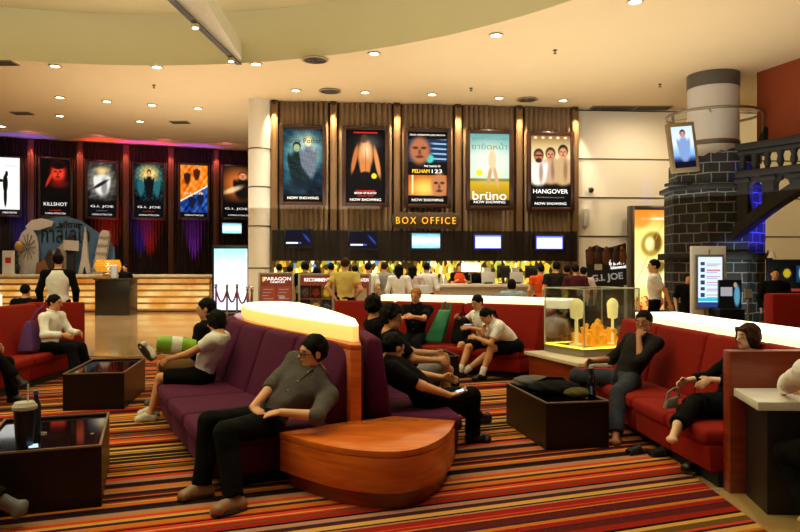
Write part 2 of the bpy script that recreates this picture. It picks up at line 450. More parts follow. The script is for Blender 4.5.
    # upper garment
    if top:
        m, sl = top[:2]
        ps = grow(by('torso', 'pelvis'), e)
        for i in (0, 1):
            if sl <= 0: continue
            a = sh[i]; E = el[i]; Wr = wr[i]
            if sl < 1:
                q = a + (E - a) * (sl + .06); ps.append(cone(a, q, .05 * s + e * 1.1, .044 * s + e * 1.5, .03, cut=[(a + (E - a) * sl, nrm(E - a))]))
            else:
                fr = min(sl - 1, .97); q = E + (Wr - E) * fr
                ps.append(cone(a, E, .05 * s + e, .042 * s + e, .03))
                ps.append(cone(E, E + (Wr - E) * min(1, fr + .08), .042 * s + e, .03 * s + e, .02, cut=[(q, nrm(Wr - E))]))
        hemp = P - (.06 - hem) * s * (u * .5 + UP * .5)
        ps_t = [p for p in ps]
        for p in ps_t[:5]: p['cut'] = p['cut'] + [(N + .022 * s * u, u)]
        ps_t[-1 if False else 0]['cut'] = ps_t[0]['cut'] + [(hemp, -nrm(u + .3 * UP))]
        field_mesh('shirt', ps_t, cv, m, root, noise=.007 if fine else 0, nsc=34.)
        if collar:
            c = MB(); nb = N + .05 * s * u
            ring = [nb + (.074 * s) * (math.cos(t) * rs + math.sin(t) * fs) + (.012 * math.sin(t) * -u) for t in np.linspace(-1.2, PI + 1.2, 14)]
            if fine:
                pk = MB(); fr_pts = []
                for q in range(9):
                    b0 = P + .1 * s * u + (N - P - .12 * s * u) * q / 8; fr_pts.append(b0 + fs * (.112 if q < 2 else .124 - .004 * max(0, q - 5)) * s + fs * e * .75)
                pk.tube(fr_pts, .009, 6); pl_ = pk.build('placket', m, root)
                for q in range(1, 9, 2): MB().blob(fr_pts[q] + fs * .009, (.006,) * 3, 1).build('button', EYE_W, pl_)
            c.tube(ring, .014 * s, 6); c.tube([ring[0], ring[0] - .05 * u - .01 * rs + .02 * fs], .012 * s, 6); c.build('collar', m, root)
        if vest:
            pv = grow(by('torso', 'pelvis'), e + .014)
            del pv[3]
            for p in pv: p['cut'] = p['cut'] + [(N - .0 * s * u, u)]
            field_mesh('vest', pv, cv, vest, root)
    # lower garment
    if bottom:
        m, ln = bottom
        ps = grow(by('pelvis'), e * .8)
        for p in ps: p['cut'] = p['cut'] + [(P + .075 * s * u, u)]
        for i in (0, 1):
            if ln < 1:
                q = hip[i] + (kn[i] - hip[i]) * ln
                ps.append(cone(hip[i], kn[i], .088 * s * slim + e, .06 * s + e * 1.6, .03, cut=[(q, nrm(kn[i] - hip[i]))]))
            else:
                ps.append(cone(hip[i], kn[i], .087 * s * slim + e, .058 * s + e, .03))
                q = kn[i] + (an[i] - kn[i]) * min(ln - .06, 1.0) if ln > 1 else kn[i] + (an[i] - kn[i]) * .96
                ps.append(cone(kn[i], kn[i] + (an[i] - kn[i]) * 1.05, .058 * s + e, .05 * s + e, .02, cut=[(q, nrm(an[i] - kn[i]))]))
                cb = nrm(an[i] - kn[i])
        field_mesh('trousers', ps, cv, m, root, noise=.006 if fine else 0, nsc=30.)
    if skirt:
        m, ln = skirt
        mid = (kn[0] + kn[1]) / 2; hm = (hip[0] + hip[1]) / 2
        ps = grow(by('pelvis'), e)
        for p in ps: p['cut'] = p['cut'] + [(P + .08 * s * u, u)]
        for i in (0, 1):
            q = hip[i] + (kn[i] - hip[i]) * ln
            ps.append(cone(hip[i], kn[i], .095 * s + e, .08 * s + e, .06, cut=[(q, nrm(kn[i] - hip[i]))]))
        ps.append(cone(hm, mid, .1 * s, .075 * s, .06, cut=[(hm + (mid - hm) * ln, nrm(mid - hm))]))
        field_mesh('skirt', ps, cv, m, root, noise=.003 if fine else 0)
    for i in (0, 1):
        if socks:
            a = an[i]; k = kn[i]; q = a + (k - a) * socks[1]
            field_mesh('sock', [cone(a, a + (k - a) * (socks[1] + .05), .04 * s + .006, .045 * s + .008, cut=[(q, nrm(k - a))])], max(cv, .008), socks[0], root)
        if isinstance(shoes, list):
            if shoes[i] is None: continue
        shoe_m = shoes[i] if isinstance(shoes, list) else shoes
        if shoes and not sandal:
            ps = grow(by('foot%d' % i), .012)
            cb = nrm(an[i] - kn[i])
            for p in ps: p['cut'] = p['cut'] + [(an[i] + cb * .002, -cb)]
            sh_o = field_mesh('shoe', ps, max(.007, vox * .9), shoe_m, root)
            if fine:
                d = fd[i]; dn = nrm(cb - d * (cb @ d)) if abs(cb @ d) < .98 else -UP; xx = np.cross(d, dn)
                base = an[i] + dn * .083 * s; out = []
                for q in range(20):
                    a = 2 * PI * q / 20; out.append(base + d * (.045 + .122 * math.cos(a)) * s + xx * (.042 + .008 * math.cos(a)) * s * math.sin(a))
                mb = MB(); lo_ = [mb.bm.verts.new(p + dn * .012) for p in out]; hi_ = [mb.bm.verts.new(p - dn * .012) for p in out]
                mb.bm.faces.new(lo_); mb.bm.faces.new(hi_[::-1])
                for q in range(20): mb.bm.faces.new((lo_[q], hi_[q], hi_[(q + 1) % 20], lo_[(q + 1) % 20]))
                mb.build('sole', SOLE, sh_o)
        elif sandal:
            d = fd[i]; cb = nrm(an[i] - kn[i]); dn = nrm(cb - d * (cb @ d)) if abs(cb @ d) < .98 else -UP
            sl_ = [cone(an[i] + dn * .078 * s - d * .05 * s, an[i] + dn * .08 * s + d * .15 * s, .014, .014, .01), cone(an[i] + dn * .08 * s + d * .1 * s + np.cross(d, dn) * .03, an[i] + dn * .08 * s + d * .1 * s - np.cross(d, dn) * .03, .018, .018, .02)]
            so = field_mesh('sandal', sl_, .007, shoes, root)
            st_ = MB(); c0 = an[i] + dn * .05 * s + d * .09 * s; x_ = np.cross(d, dn)
            st_.tube([c0 + x_ * .045 * math.cos(t) - dn * .036 * math.sin(t) + dn * .03 for t in np.linspace(0, PI, 9)], .008, 6)
            st_.build('strap', shoes, so)
    # hair
    hm_, hs = hair
    if hs:
        g = .012 * s if hs != 'bald' else .003
        n1 = nrm(.8 * hd - .6 * hu); p1 = h(0, .08, .07)
        ps = [ell(h(0, -.019, .035), np.array((.0745, .0935, .0895)) * s + g * .8, Rh, .02, cut=[(p1, n1), (h(0, 0, -.06), -hu)])]
        ns, nsc = (.005, 105.) if fine else (.004, 60)
        if hs == 'curly': ps[0]['rad'] = ps[0]['rad'] + .016; ns, nsc = .014, 75.
        if hs == 'spiky': ps[0]['rad'] = ps[0]['rad'] + np.array((0, .004, .012)); ns, nsc = .006, 85.
        if hs == 'bob':
            ps += [ell(h(0, -.022, -.01), np.array((.09, .09, .108)) * s, Rh, .03, cut=[(h(0, .03, 0), nrm(hd + .25 * hu)), (h(0, 0, -.1), -hu)]),
                   cone(h(.055, .062, .075), h(.079, .045, -.04), .018 * s, .014 * s, .02), cone(h(-.055, .062, .075), h(-.079, .045, -.04), .018 * s, .014 * s, .02),
                   cone(h(.04, .079, .066), h(-.04, .079, .066), .013 * s, .013 * s, .02)]
        if hs == 'long':
            ps += [cone(h(0, -.05, .03), h(0, -.09, -.2), .09 * s, .055 * s, .04), cone(h(.06, -.03, .03), h(.075, -.04, -.17), .04 * s, .03 * s, .04), cone(h(-.06, -.03, .03), h(-.075, -.04, -.17), .04 * s, .03 * s, .04)]
        if hs == 'ponytail':
            ps += [cone(h(0, -.1, .02), h(0, -.14, -.03), .03 * s, .034 * s, .02), cone(h(0, -.14, -.03), h(0, -.15, -.13), .034 * s, .016 * s, .02)]
        if hs == 'bun': ps += [ell(h(0, -.1, .07), np.array((.042, .042, .042)) * s, Rh, .02)]
        field_mesh('hair', ps, max(.007, vox * .8), hm_, root, noise=ns, nsc=nsc)
    if fine:
        for sg in (1, -1):
            if asleep: MB().tube([h(.016 * sg, .0875, .004), h(.031 * sg, .088, .0), h(.046 * sg, .081, .004)], .0028 * s, 6).build('eyelid', EYE_K, root)
            else:
                eo = MB().blob(h(.031 * sg, .0755, .006), (.0125 * s, .0125 * s, .0085 * s), 2).build('eye', EYE_W, root)
                MB().blob(h(.031 * sg, .0825, .006), (.0058 * s, .0068 * s, .0062 * s), 2).build('iris', EYE_K, eo)
            MB().tube([h(.014 * sg, .094, .03), h(.034 * sg, .092, .035), h(.052 * sg, .078, .03)], .003 * s, 6).build('eyebrow', hm_, root)
        MB().tube([h(.024, .084, -.048), h(.01, .0925, -.045), h(-.01, .0925, -.045), h(-.024, .084, -.048)], [.003, .0055 * s, .0055 * s, .003], 6).build('lips', LIP, root)
    if glasses:
        gb = MB()
        for sg in (1, -1):
            ring = [h(.033 * sg + .024 * math.cos(t), .104 - .012 * abs(.033 + .024 * math.cos(t) * sg) / .03, .004 + .016 * math.sin(t)) for t in np.linspace(0, 2 * PI, 17)]
            gb.tube(ring, .0028, 6)
            gb.tube([h(.057 * sg, .088, .008), h(.08 * sg, .02, .008), h(.08 * sg, -.02, .0)], .003, 6)
        gb.tube([h(.01, .104, .006), h(-.01, .104, .006)], .0028, 6)
        gb.build('spectacles', LENS, root)
    return root, dict(hip=[a + O for a in hip], knee=[a + O for a in kn], ankle=[a + O for a in an], elbow=[a + O for a in el], wrist=[a + O for a in wr], head=hc + O, neck=N + O, sh=[a + O for a in sh], u=u, fs=fs, rs=rs)
# ------------------------------------------------------------------ setting
def struct(o): o['kind'] = 'structure'; return o
CEIL = 6.5
def floor_material():
    m = bpy.data.materials.new('polished_stone'); m.use_nodes = True; nt = m.node_tree; b = nt.nodes['Principled BSDF']
    tc = nt.nodes.new('ShaderNodeTexCoord')
    br = nt.nodes.new('ShaderNodeTexBrick'); br.offset = 0; br.inputs['Scale'].default_value = 1.; br.inputs['Brick Width'].default_value = 1.; br.inputs['Row Height'].default_value = 1.
    br.inputs['Mortar Size'].default_value = .004
    br.inputs['Color1'].default_value = (*lin((204, 168, 116)), 1); br.inputs['Color2'].default_value = (*lin((190, 152, 102)), 1); br.inputs['Mortar'].default_value = (*lin((120, 92, 62)), 1)
    nz = nt.nodes.new('ShaderNodeTexNoise'); nz.inputs['Scale'].default_value = 2.5; nz.inputs['Detail'].default_value = 5
    mx = nt.nodes.new('ShaderNodeMix'); mx.data_type = 'RGBA'; mx.blend_type = 'MULTIPLY'; mx.inputs['Factor'].default_value = .35
    nt.links.new(tc.outputs['Object'], br.inputs['Vector']); nt.links.new(tc.outputs['Object'], nz.inputs['Vector'])
    nt.links.new(br.outputs['Color'], mx.inputs['A']); nt.links.new(nz.outputs['Color'], mx.inputs['B']); nt.links.new(mx.outputs['Result'], b.inputs['Base Color'])
    b.inputs['Roughness'].default_value = .16; b.inputs['Coat Weight'].default_value = .4; b.inputs['Coat Roughness'].default_value = .06
    return m
struct(MB().span((-20, -3, -.2), (17, 33, 0)).build('floor', floor_material()))
PLASTER = mat('ceiling_paint', (214, 192, 150), .85, var=.03, vscale=1.)
PLASTER2 = mat('recess_paint', (214, 206, 166), .85, var=.03, vscale=1.)
WALLW = mat('white_panel', (224, 218, 204), .5, var=.03, vscale=1.5)
# ceiling with a round recess
RC, RR = (-6., 5.), 12.1
bm = bmesh.new(); N_ = 160
x0, x1, y0, y1 = -20, 17, -8, 33
inn, out = [], []
for k in range(N_):
    a = 2 * PI * k / N_; c, s_ = math.cos(a), math.sin(a)
    inn.append(bm.verts.new((RC[0] + RR * c, RC[1] + RR * s_, CEIL)))
    t = min(((x1 - RC[0]) / c if c > 1e-6 else 1e9), ((x0 - RC[0]) / c if c < -1e-6 else 1e9), ((y1 - RC[1]) / s_ if s_ > 1e-6 else 1e9), ((y0 - RC[1]) / s_ if s_ < -1e-6 else 1e9))
    t = max(t, RR + .01)
    out.append(bm.verts.new((RC[0] + t * c, RC[1] + t * s_, CEIL)))
for k in range(N_):
    j = (k + 1) % N_
    bm.faces.new((inn[k], inn[j], out[j], out[k]))
me = bpy.data.meshes.new('ceiling'); bm.to_mesh(me); bm.free(); struct(link('ceiling', me, PLASTER))
bm = bmesh.new()
lo = [bm.verts.new((RC[0] + RR * math.cos(2 * PI * k / N_), RC[1] + RR * math.sin(2 * PI * k / N_), CEIL)) for k in range(N_)]
hi = [bm.verts.new((RC[0] + RR * math.cos(2 * PI * k / N_), RC[1] + RR * math.sin(2 * PI * k / N_), 7.75)) for k in range(N_)]
for k in range(N_): bm.faces.new((lo[k], hi[k], hi[(k + 1) % N_], lo[(k + 1) % N_]))
bm.faces.new(hi)
me = bpy.data.meshes.new('ceiling_recess'); bm.to_mesh(me); bm.free(); me.shade_smooth(); me.set_sharp_from_angle(angle=.6)
struct(link('ceiling_recess', me, PLASTER2))

def wall(name, A, B, z0, z1, m, th=.2):
    A = Vector((A[0], A[1], 0)); B = Vector((B[0], B[1], 0)); d = (B - A).normalized(); n = Vector((-d.y, d.x, 0))
    b = MB().prism([tuple((A).xy), tuple((B).xy), tuple((B + n * th).xy), tuple((A + n * th).xy)], z0, z1)
    return struct(b.build(name, m))
BA, BB = (-3.7, 20.84), (5.5, 21.75)           # wall behind the box office
LA, LB = (-17.5, 25.85), (-3.4, 31.1)          # wall behind the far counter
RA, RB = (5.5, 21.75), (17, 22.6)
DARKW = mat('dark_wall', (46, 34, 30), .8)
wall('wall_back', BA, BB, 0, CEIL, DARKW); wall('wall_left', LA, LB, 0, CEIL, DARKW); wall('wall_right', RA, RB, 0, CEIL, WALLW)
wall('wall_side', (17, 22.6), (17, -3), 0, CEIL, WALLW)
wall('wall_west', (-19.8, -3), (-19.8, 33), 0, CEIL, mat('west_wall', (150, 126, 92), .8))
JOINT = mat('joint_metal', (70, 62, 52), .4, .6)
for i, py in enumerate((110, 158, 197, 236)):
    a = dp(578, py, 21.6); z = CEIL - .06 if i == 0 else a[2]
    b = MB(); d = Vector((RB[0] - RA[0], RB[1] - RA[1], 0)).normalized()
    p = Vector((RA[0], RA[1], z)) + Vector((d.y, -d.x, 0)) * .01
    b.box(tuple(p + d * 5.7), (11.4, .03, .035), math.atan2(d.y, d.x)); struct(b.build('trim_%d' % (i + 1), JOINT))

def on_wall(A, B, px, off=0.):
    """floor point where a photo column meets the line A-B moved off towards the room"""
    d = Vector((B[0] - A[0], B[1] - A[1])).normalized(); n = Vector((d.y, -d.x))
    P = Vector(A[:2]) + n * off; k = (px - CX) / FPX
    t = (k * P.y - P.x) / (d.x - k * d.y)
    q = P + d * t
    return q.x, q.y
def zat(py, y): return CAM_H - (py - CY) / FPX * y
ANG_B = math.atan2(BB[1] - BA[1], BB[0] - BA[0]); ANG_L = math.atan2(LB[1] - LA[1], LB[0] - LA[0]); ANG_R = math.atan2(RB[1] - RA[1], RB[0] - RA[0])

# ------------------------------------------------------------------ curtains
def curtain_mesh(name, w, z0, z1, folds, amp, m, parent, seed=0, nz=6):
    r = np.random.default_rng(seed); nx = folds * 8
    x = np.linspace(-w / 2, w / 2, nx + 1); ph = 2 * PI * folds * (x / w + .5) + .6 * np.sin(x * 5 + seed)
    y = -amp * (np.abs(np.sin(ph / 2)) ** .7) * (.8 + .4 * np.sin(3 * x + seed)) 
    zs = np.linspace(z0, z1, nz + 1)
    V = [(x[i], y[i] * (1 + .15 * math.sin(k * 1.3 + i)), z) for k, z in enumerate(zs) for i in range(nx + 1)]
    F = [(k * (nx + 1) + i, k * (nx + 1) + i + 1, (k + 1) * (nx + 1) + i + 1, (k + 1) * (nx + 1) + i) for k in range(nz) for i in range(nx)]
    me = bpy.data.meshes.new(name); me.from_pydata(V, [], F); me.shade_smooth()
    o = link(name, me, m, parent)
    md = o.modifiers.new('t', 'SOLIDIFY'); md.thickness = .01
    return o
CURT_B = mat('taupe_drape', (140, 117, 92), .75, var=.2, vscale=3, sheen=.3)
CURT_L = mat('maroon_drape', (36, 17, 18), .7, var=.25, vscale=3, sheen=.3)
PILA = mat('pilaster_gold', (128, 98, 66), .45, .2, var=.15, vscale=3)
PILL = mat('pilaster_dark', (96, 54, 44), .4, .3, var=.2, vscale=3)
ord_ = ['first', 'second', 'third', 'fourth', 'fifth', 'sixth', 'seventh']
edgesB = [274.5, 333.5, 397, 458, 519, 575]
whichB = ['blue-green', 'orange bare-back', 'split two-face', 'pale sky and field', 'three-man']
for i in range(5):
    xa, ya = on_wall(BA, BB, edgesB[i], .04); xb, yb = on_wall(BA, BB, edgesB[i + 1], .04)
    w = math.hypot(xb - xa, yb - ya) - .3
    t = tag(curtain_mesh('curtain', w, 1.1, CEIL - .02, 10, .15, CURT_B, None, i),
            'taupe pleated drape behind the %s film poster' % whichB[i], 'curtain', 'box office drapes')
    t.location = ((xa + xb) / 2, (ya + yb) / 2, 0); t.rotation_euler = (0, 0, ANG_B)
pn = ['beside the white panelled column', 'between the blue-green and the bare-back posters', 'between the bare-back and two-face posters', 'between the two-face and the field posters', 'between the field and three-man posters', 'beside the white wall with the dome camera']
for i, px in enumerate(edgesB):
    x, y = on_wall(BA, BB, px, .16)
    t = thing('pilaster', 'slim gold-lit vertical pilaster ' + pn[i], 'pilaster', (x, y, 0), ANG_B, 'gold pilasters')
    MB().box((0, 0, 3.75), (.2, .14, 5.45)).build('shaft', PILA, t, bevel=.02)
    MB().box((-.055, -.075, 3.75), (.025, .02, 5.4)).box((.055, -.075, 3.75), (.025, .02, 5.4)).build('edge_bead', PILA, t)
    MB().lathe([(.09, 0), (.11, .05), (.11, .12)], (0, 0, CEIL - .14), 16).build('lamp_housing', mat('bronze', (70, 52, 38), .4, .7), t)
    L = bpy.data.lights.new('pilaster_light', 'SPOT'); L.energy = 300; L.color = lin((255, 228, 176)); L.spot_size = 1.0; L.spot_blend = .7; L.shadow_soft_size = .06
    o = bpy.data.objects.new('pilaster_light', L); COL.objects.link(o); n = Vector((math.sin(ANG_B), -math.cos(ANG_B), 0))
    o.location = Vector((x, y, CEIL - .2)) + n * .25; o.rotation_euler = (Vector((0, 0, -1)) - n * .12).to_track_quat('-Z', 'Y').to_euler()
edgesL = [-40, -12, 31, 80, 126, 171, 216, 262]
wl = ['white', 'white silhouette', 'red and black', 'smoky white soldier', 'teal explosion', 'orange and blue split', 'orange gunman']
for i in range(7):
    xa, ya = on_wall(LA, LB, edgesL[i], .1); xb, yb = on_wall(LA, LB, edgesL[i + 1], .1)
    w = math.hypot(xb - xa, yb - ya)
    t = tag(curtain_mesh('curtain', w - .25, .0, CEIL - .02, 12, .16, CURT_L, None, 20 + i),
            ('dark maroon pleated drape behind the %s poster of the far wall' % wl[i]) if i else 'dark maroon pleated drape at the far end of the far wall', 'curtain', 'far wall drapes')
    t.location = ((xa + xb) / 2, (ya + yb) / 2, 0); t.rotation_euler = (0, 0, ANG_L)
pl = {1: 'before the white silhouette poster', 2: 'between the white silhouette and red-black posters', 3: 'between the red-black and soldier posters', 4: 'between the soldier and teal posters', 5: 'between the teal and split posters', 6: 'between the split and gunman posters'}
for i in range(2, 7):
    x, y = on_wall(LA, LB, edgesL[i], .16)
    t = thing('pilaster', 'dark copper-lit pilaster ' + pl[i], 'pilaster', (x, y, 0), ANG_L, 'copper pilasters')
    MB().box((0, 0, 3.25), (.24, .16, 6.45)).build('shaft', PILL, t, bevel=.02)
    MB().box((0, -.09, 3.25), (.03, .02, 6.4)).build('edge_bead', PILL, t)
    L = bpy.data.lights.new('pilaster_light', 'SPOT'); L.energy = 150; L.color = lin((255, 150, 110)); L.spot_size = .8; L.spot_blend = .7; L.shadow_soft_size = .05
    o = bpy.data.objects.new('pilaster_light', L); COL.objects.link(o); n = Vector((math.sin(ANG_L), -math.cos(ANG_L), 0))
    o.location = Vector((x, y, CEIL - .15)) + n * .25; o.rotation_euler = (Vector((0, 0, -1)) - n * .12).to_track_quat('-Z', 'Y').to_euler()

# ------------------------------------------------------------------ film posters
FRAME = wood_mat('poster_frame_wood', (40, 17, 9), (64, 30, 14), .3)
PRINT = paint_mat('backlit_print', 1.25)
LET_W = mat('lettering_white', (235, 235, 235), .5, emit=(240, 240, 240), estr=.9, var=0)
LET_Y = mat('lettering_yellow', (235, 190, 40), .5, emit=(245, 190, 40), estr=.8, var=0)
LET_R = mat('lettering_red', (200, 30, 20), .5, emit=(225, 36, 24), estr=.8, var=0)
LET_T = mat('lettering_teal', (70, 110, 100), .5, emit=(86, 128, 112), estr=.4, var=0)
LET_G = mat('lettering_grey', (140, 140, 140), .5, emit=(150, 150, 150), estr=.5, var=0)
LET_K = mat('lettering_black', (14, 14, 16), .6, var=0)
def fig(I, U, V, cx, base, h, body, headc, w=.1, hair=None):
    I = P_mix(I, P_ell(U, V, cx, base + h * .42, w, h * .44, .25), body)
    I = P_mix(I, P_ell(U, V, cx - w * .75, base + h * .5, w * .35, h * .28, .3, .25), body)
    I = P_mix(I, P_ell(U, V, cx + w * .75, base + h * .5, w * .35, h * .28, .3, -.25), body)
    if hair is not None: I = P_mix(I, P_ell(U, V, cx, base + h * .97, w * .52, h * .12, .15), hair)
    I = P_mix(I, P_ell(U, V, cx, base + h * .93, w * .42, h * .1, .15), headc)
    return I
def pic_a(U, V):
    I = P_grad(V, [(0, (6, 14, 22)), (.3, (10, 40, 58)), (.75, (24, 78, 92)), (1, (8, 26, 36))])
    I += (P_noise(U, V, 9, 1) * 22)[..., None] * np.array((.5, 1, 1.1))
    I = P_mix(I, .9 * P_ell(U, V, .56, .7, .34, .22, .9), (206, 226, 206))
    I = P_mix(I, .6 * P_ell(U, V, .3, .5, .25, .28, .9), (90, 150, 150))
    I = fig(I, U, V, .34, .26, .52, (14, 34, 34), (150, 166, 116), .2, (20, 30, 26)); I = fig(I, U, V, .64, .3, .56, (104, 112, 122), (230, 214, 160), .19, (196, 180, 96)); I = P_mix(I, .9 * P_ell(U, V, .5, .4, .07, .2, .5, .7), (20, 34, 40)); I += (P_noise(U, V, 30, 5) * 12)[..., None]
    I = P_mix(I, .8 * P_ell(U, V, .5, .25, .3, .08, .7), (8, 24, 34))
    return P_mix(I, P_rect(U, V, 0, 0, 1, .1), (4, 6, 8))
def pic_b(U, V):
    I = P_fill(U, (8, 6, 8)); I = P_mix(I, .7 * P_ell(U, V, .6, .82, .25, .1, .8), (90, 84, 84))
    I = P_mix(I, P_ell(U, V, .5, .66, .2, .2, .25), (214, 140, 76)); I = P_mix(I, P_ell(U, V, .49, .5, .14, .14, .2), (206, 128, 66))
    I = P_mix(I, P_ell(U, V, .22, .6, .06, .2, .3, -.22), (196, 110, 56)); I = P_mix(I, P_ell(U, V, .8, .56, .06, .22, .3, .2), (216, 140, 76))
    I = P_mix(I, P_ell(U, V, .47, .88, .09, .06, .2), (80, 50, 34)); I = P_mix(I, .7 * P_ell(U, V, .52, .72, .1, .1, .8), (250, 220, 180))
    I = P_mix(I, .5 * P_ell(U, V, .5, .58, .012, .2, .5), (150, 70, 40)); I = P_mix(I, P_ell(U, V, .5, .36, .17, .07, .2), (12, 12, 14))
    I = P_mix(I, P_rect(U, V, .2, .955, .8, .97), (190, 40, 30)); return P_mix(I, P_ell(U, V, .72, .37, .07, .038, .1), (238, 214, 40))
def face(I, U, V, cx, cy, rx, ry, c, dark):
    I = P_mix(I, P_ell(U, V, cx, cy, rx, ry, .3), c); I = P_mix(I, .8 * P_ell(U, V, cx - rx * .42, cy + ry * .2, rx * .28, ry * .1, .4), dark)
    I = P_mix(I, .8 * P_ell(U, V, cx + rx * .4, cy + ry * .2, rx * .28, ry * .1, .4), dark); I = P_mix(I, .7 * P_ell(U, V, cx, cy - ry * .45, rx * .4, ry * .1, .5), dark)
    return P_mix(I, .5 * P_ell(U, V, cx, cy - ry * .12, rx * .16, ry * .22, .6), dark)
def pic_c(U, V):
    I = P_fill(U, (10, 8, 10)); top = P_rect(U, V, .02, .58, .98, .9); I = P_mix(I, top, (20, 44, 74))
    I = P_mix(I, top * sm(np.sin(V * 90 + U * 2), .2, .9) * sm(U, .5, .7), (150, 186, 214)); I = P_mix(I, P_ell(U, V, .56, .63, .1, .06, .3), (60, 200, 190))
    I = face(I, U, V, .3, .74, .26, .19, (176, 104, 66), (50, 26, 18)); bot = P_rect(U, V, .02, .12, .98, .4); I = P_mix(I, bot, (190, 96, 30))
    I = P_mix(I, bot * P_ell(U, V, .42, .22, .3, .12, .8), (252, 200, 90)); I = P_mix(I, bot * P_rect(U, V, .1, .14, .14, .4), (250, 220, 150))
    I = face(I, U, V, .8, .26, .2, .17, (186, 120, 74), (30, 18, 12)); return P_mix(I, P_rect(U, V, 0, 0, 1, .11), (8, 8, 10))
def pic_d(U, V):
    I = P_grad(V, [(0, (20, 16, 8)), (.08, (20, 16, 8)), (.09, (160, 120, 20)), (.33, (206, 166, 40)), (.37, (80, 110, 60)), (.39, (206, 214, 186)), (.7, (196, 214, 200)), (1, (96, 156, 150))])
    I = P_mix(I, .8 * P_ell(U, V, .5, .62, .36, .2, .9), (232, 236, 214))
    I = P_mix(I, P_ell(U, V, .5, .42, .045, .16, .3, -.2), (206, 150, 104)); I = P_mix(I, P_ell(U, V, .66, .42, .045, .17, .3, .22), (214, 160, 112))
    I = P_mix(I, P_ell(U, V, .57, .64, .1, .13, .3), (222, 196, 150)); I = P_mix(I, P_ell(U, V, .56, .8, .05, .03, .3), (226, 190, 140))
    return P_mix(I, P_ell(U, V, .24, .46, .085, .042, .1), (236, 214, 40))
def pic_e(U, V):
    I = P_grad(V, [(0, (6, 6, 8)), (.3, (16, 12, 10)), (.36, (206, 150, 90)), (.7, (246, 216, 160)), (.86, (206, 176, 120)), (1, (140, 100, 50))])
    for q in range(5): I = P_mix(I, P_ell(U, V, .12 + .19 * q, .975, .04, .015, .6), (255, 246, 214))
    for cx_, b0, hh, cl, sk, hr in ((.5, .34, .42, (196, 160, 130), (206, 140, 96), (40, 26, 18)), (.82, .3, .5, (196, 160, 110), (214, 150, 106), (22, 16, 12)), (.2, .28, .46, (236, 228, 214), (180, 112, 76), (50, 28, 18))):
        I = fig(I, U, V, cx_, b0, hh, cl, sk, .2, hr); I = P_mix(I, P_ell(U, V, cx_, b0 + hh * .99, .125, .085, .15), hr); I = face(I, U, V, cx_, b0 + hh * .93, .105, .075, sk, (60, 34, 24))
        I = P_mix(I, .6 * P_ell(U, V, cx_ + .06, b0 + hh * .45, .05, .14, .6), (120, 80, 60))
    I = P_mix(I, P_rect(U, V, .11, .715, .29, .74), (12, 10, 10)); I = P_mix(I, P_ell(U, V, .2, .655, .08, .03, .3), (60, 34, 22))
    return P_mix(I, sm(-V, -.34, -.26), (6, 6, 8))
def pic_f(U, V):
    I = P_fill(U, (236, 234, 226)); I = P_mix(I, P_ell(U, V, .3, .55, .12, .16, .15), (14, 12, 14)); I = P_mix(I, P_ell(U, V, .36, .72, .07, .05, .2), (20, 16, 16))
    I = P_mix(I, P_ell(U, V, .3, .35, .08, .2, .15), (14, 12, 14)); I = P_mix(I, P_ell(U, V, -.05, .6, .3, .03, .2), (24, 20, 20)); return P_mix(I, P_rect(U, V, 0, 0, 1, .1), (16, 14, 14))
def pic_g(U, V):
    I = P_fill(U, (8, 5, 6)); I = P_mix(I, P_ell(U, V, .6, .78, .26, .18, .4), (166, 30, 18)); I = face(I, U, V, .58, .76, .2, .15, (214, 56, 34), (40, 6, 6)); I = P_mix(I, P_ell(U, V, .6, .9, .24, .07, .3), (16, 6, 8))
    I = P_mix(I, P_ell(U, V, .3, .66, .05, .16, .4, -.5), (190, 44, 26)); return P_mix(I, .8 * P_ell(U, V, .62, .58, .3, .08, .7), (110, 16, 10))
def pic_h(U, V):
    I = P_fill(U, (16, 16, 18)); I = P_mix(I, .9 * P_ell(U, V, .5, .66, .42, .28, .8), (168, 160, 142)); I += (P_noise(U, V, 14, 4) * 26)[..., None]
    I = fig(I, U, V, .5, .4, .46, (214, 210, 200), (196, 170, 130), .26); I = P_mix(I, .6 * P_ell(U, V, .58, .55, .1, .16, .5), (70, 70, 74)); I = P_mix(I, P_ell(U, V, .45, .6, .3, .03, .4, .5), (30, 30, 34)); I = P_mix(I, .8 * P_ell(U, V, .5, .86, .2, .05, .9), (226, 190, 110))
    return P_mix(I, sm(-V, -.36, -.24), (8, 8, 10))
def pic_i(U, V):
    I = P_fill(U, (8, 10, 14)); I = P_mix(I, .9 * P_ell(U, V, .5, .7, .48, .26, .8), (30, 120, 130)); I = P_mix(I, .9 * P_ell(U, V, .5, .82, .3, .14, .8), (250, 190, 90)); I += (P_noise(U, V, 16, 6) * 30)[..., None]
    I = fig(I, U, V, .22, .4, .36, (34, 90, 96), (130, 110, 90), .1); I = fig(I, U, V, .78, .4, .36, (34, 90, 96), (130, 110, 90), .1)
    I = fig(I, U, V, .5, .36, .5, (10, 12, 16), (200, 150, 110), .14, (16, 12, 10)); return P_mix(I, sm(-V, -.36, -.26), (6, 8, 12))
def pic_j(U, V):
    dgn = V - .46 - .3 * (U - .5); I = P_mix(P_fill(U, (226, 120, 30)), (dgn < 0).astype(float), (26, 60, 130)); I += (P_noise(U, V, 14, 9) * 40)[..., None]
    for a, b, c in ((.25, .66, (50, 20, 10)), (.6, .74, (70, 26, 10)), (.42, .2, (14, 24, 50)), (.74, .26, (16, 26, 56))): I = fig(I, U, V, a, b - .02, .26, c, (180, 120, 80), .11)
    I = P_mix(I, (np.abs(dgn) < .012).astype(float), (240, 230, 210)); return P_mix(I, P_rect(U, V, 0, 0, 1, .1), (8, 8, 12))
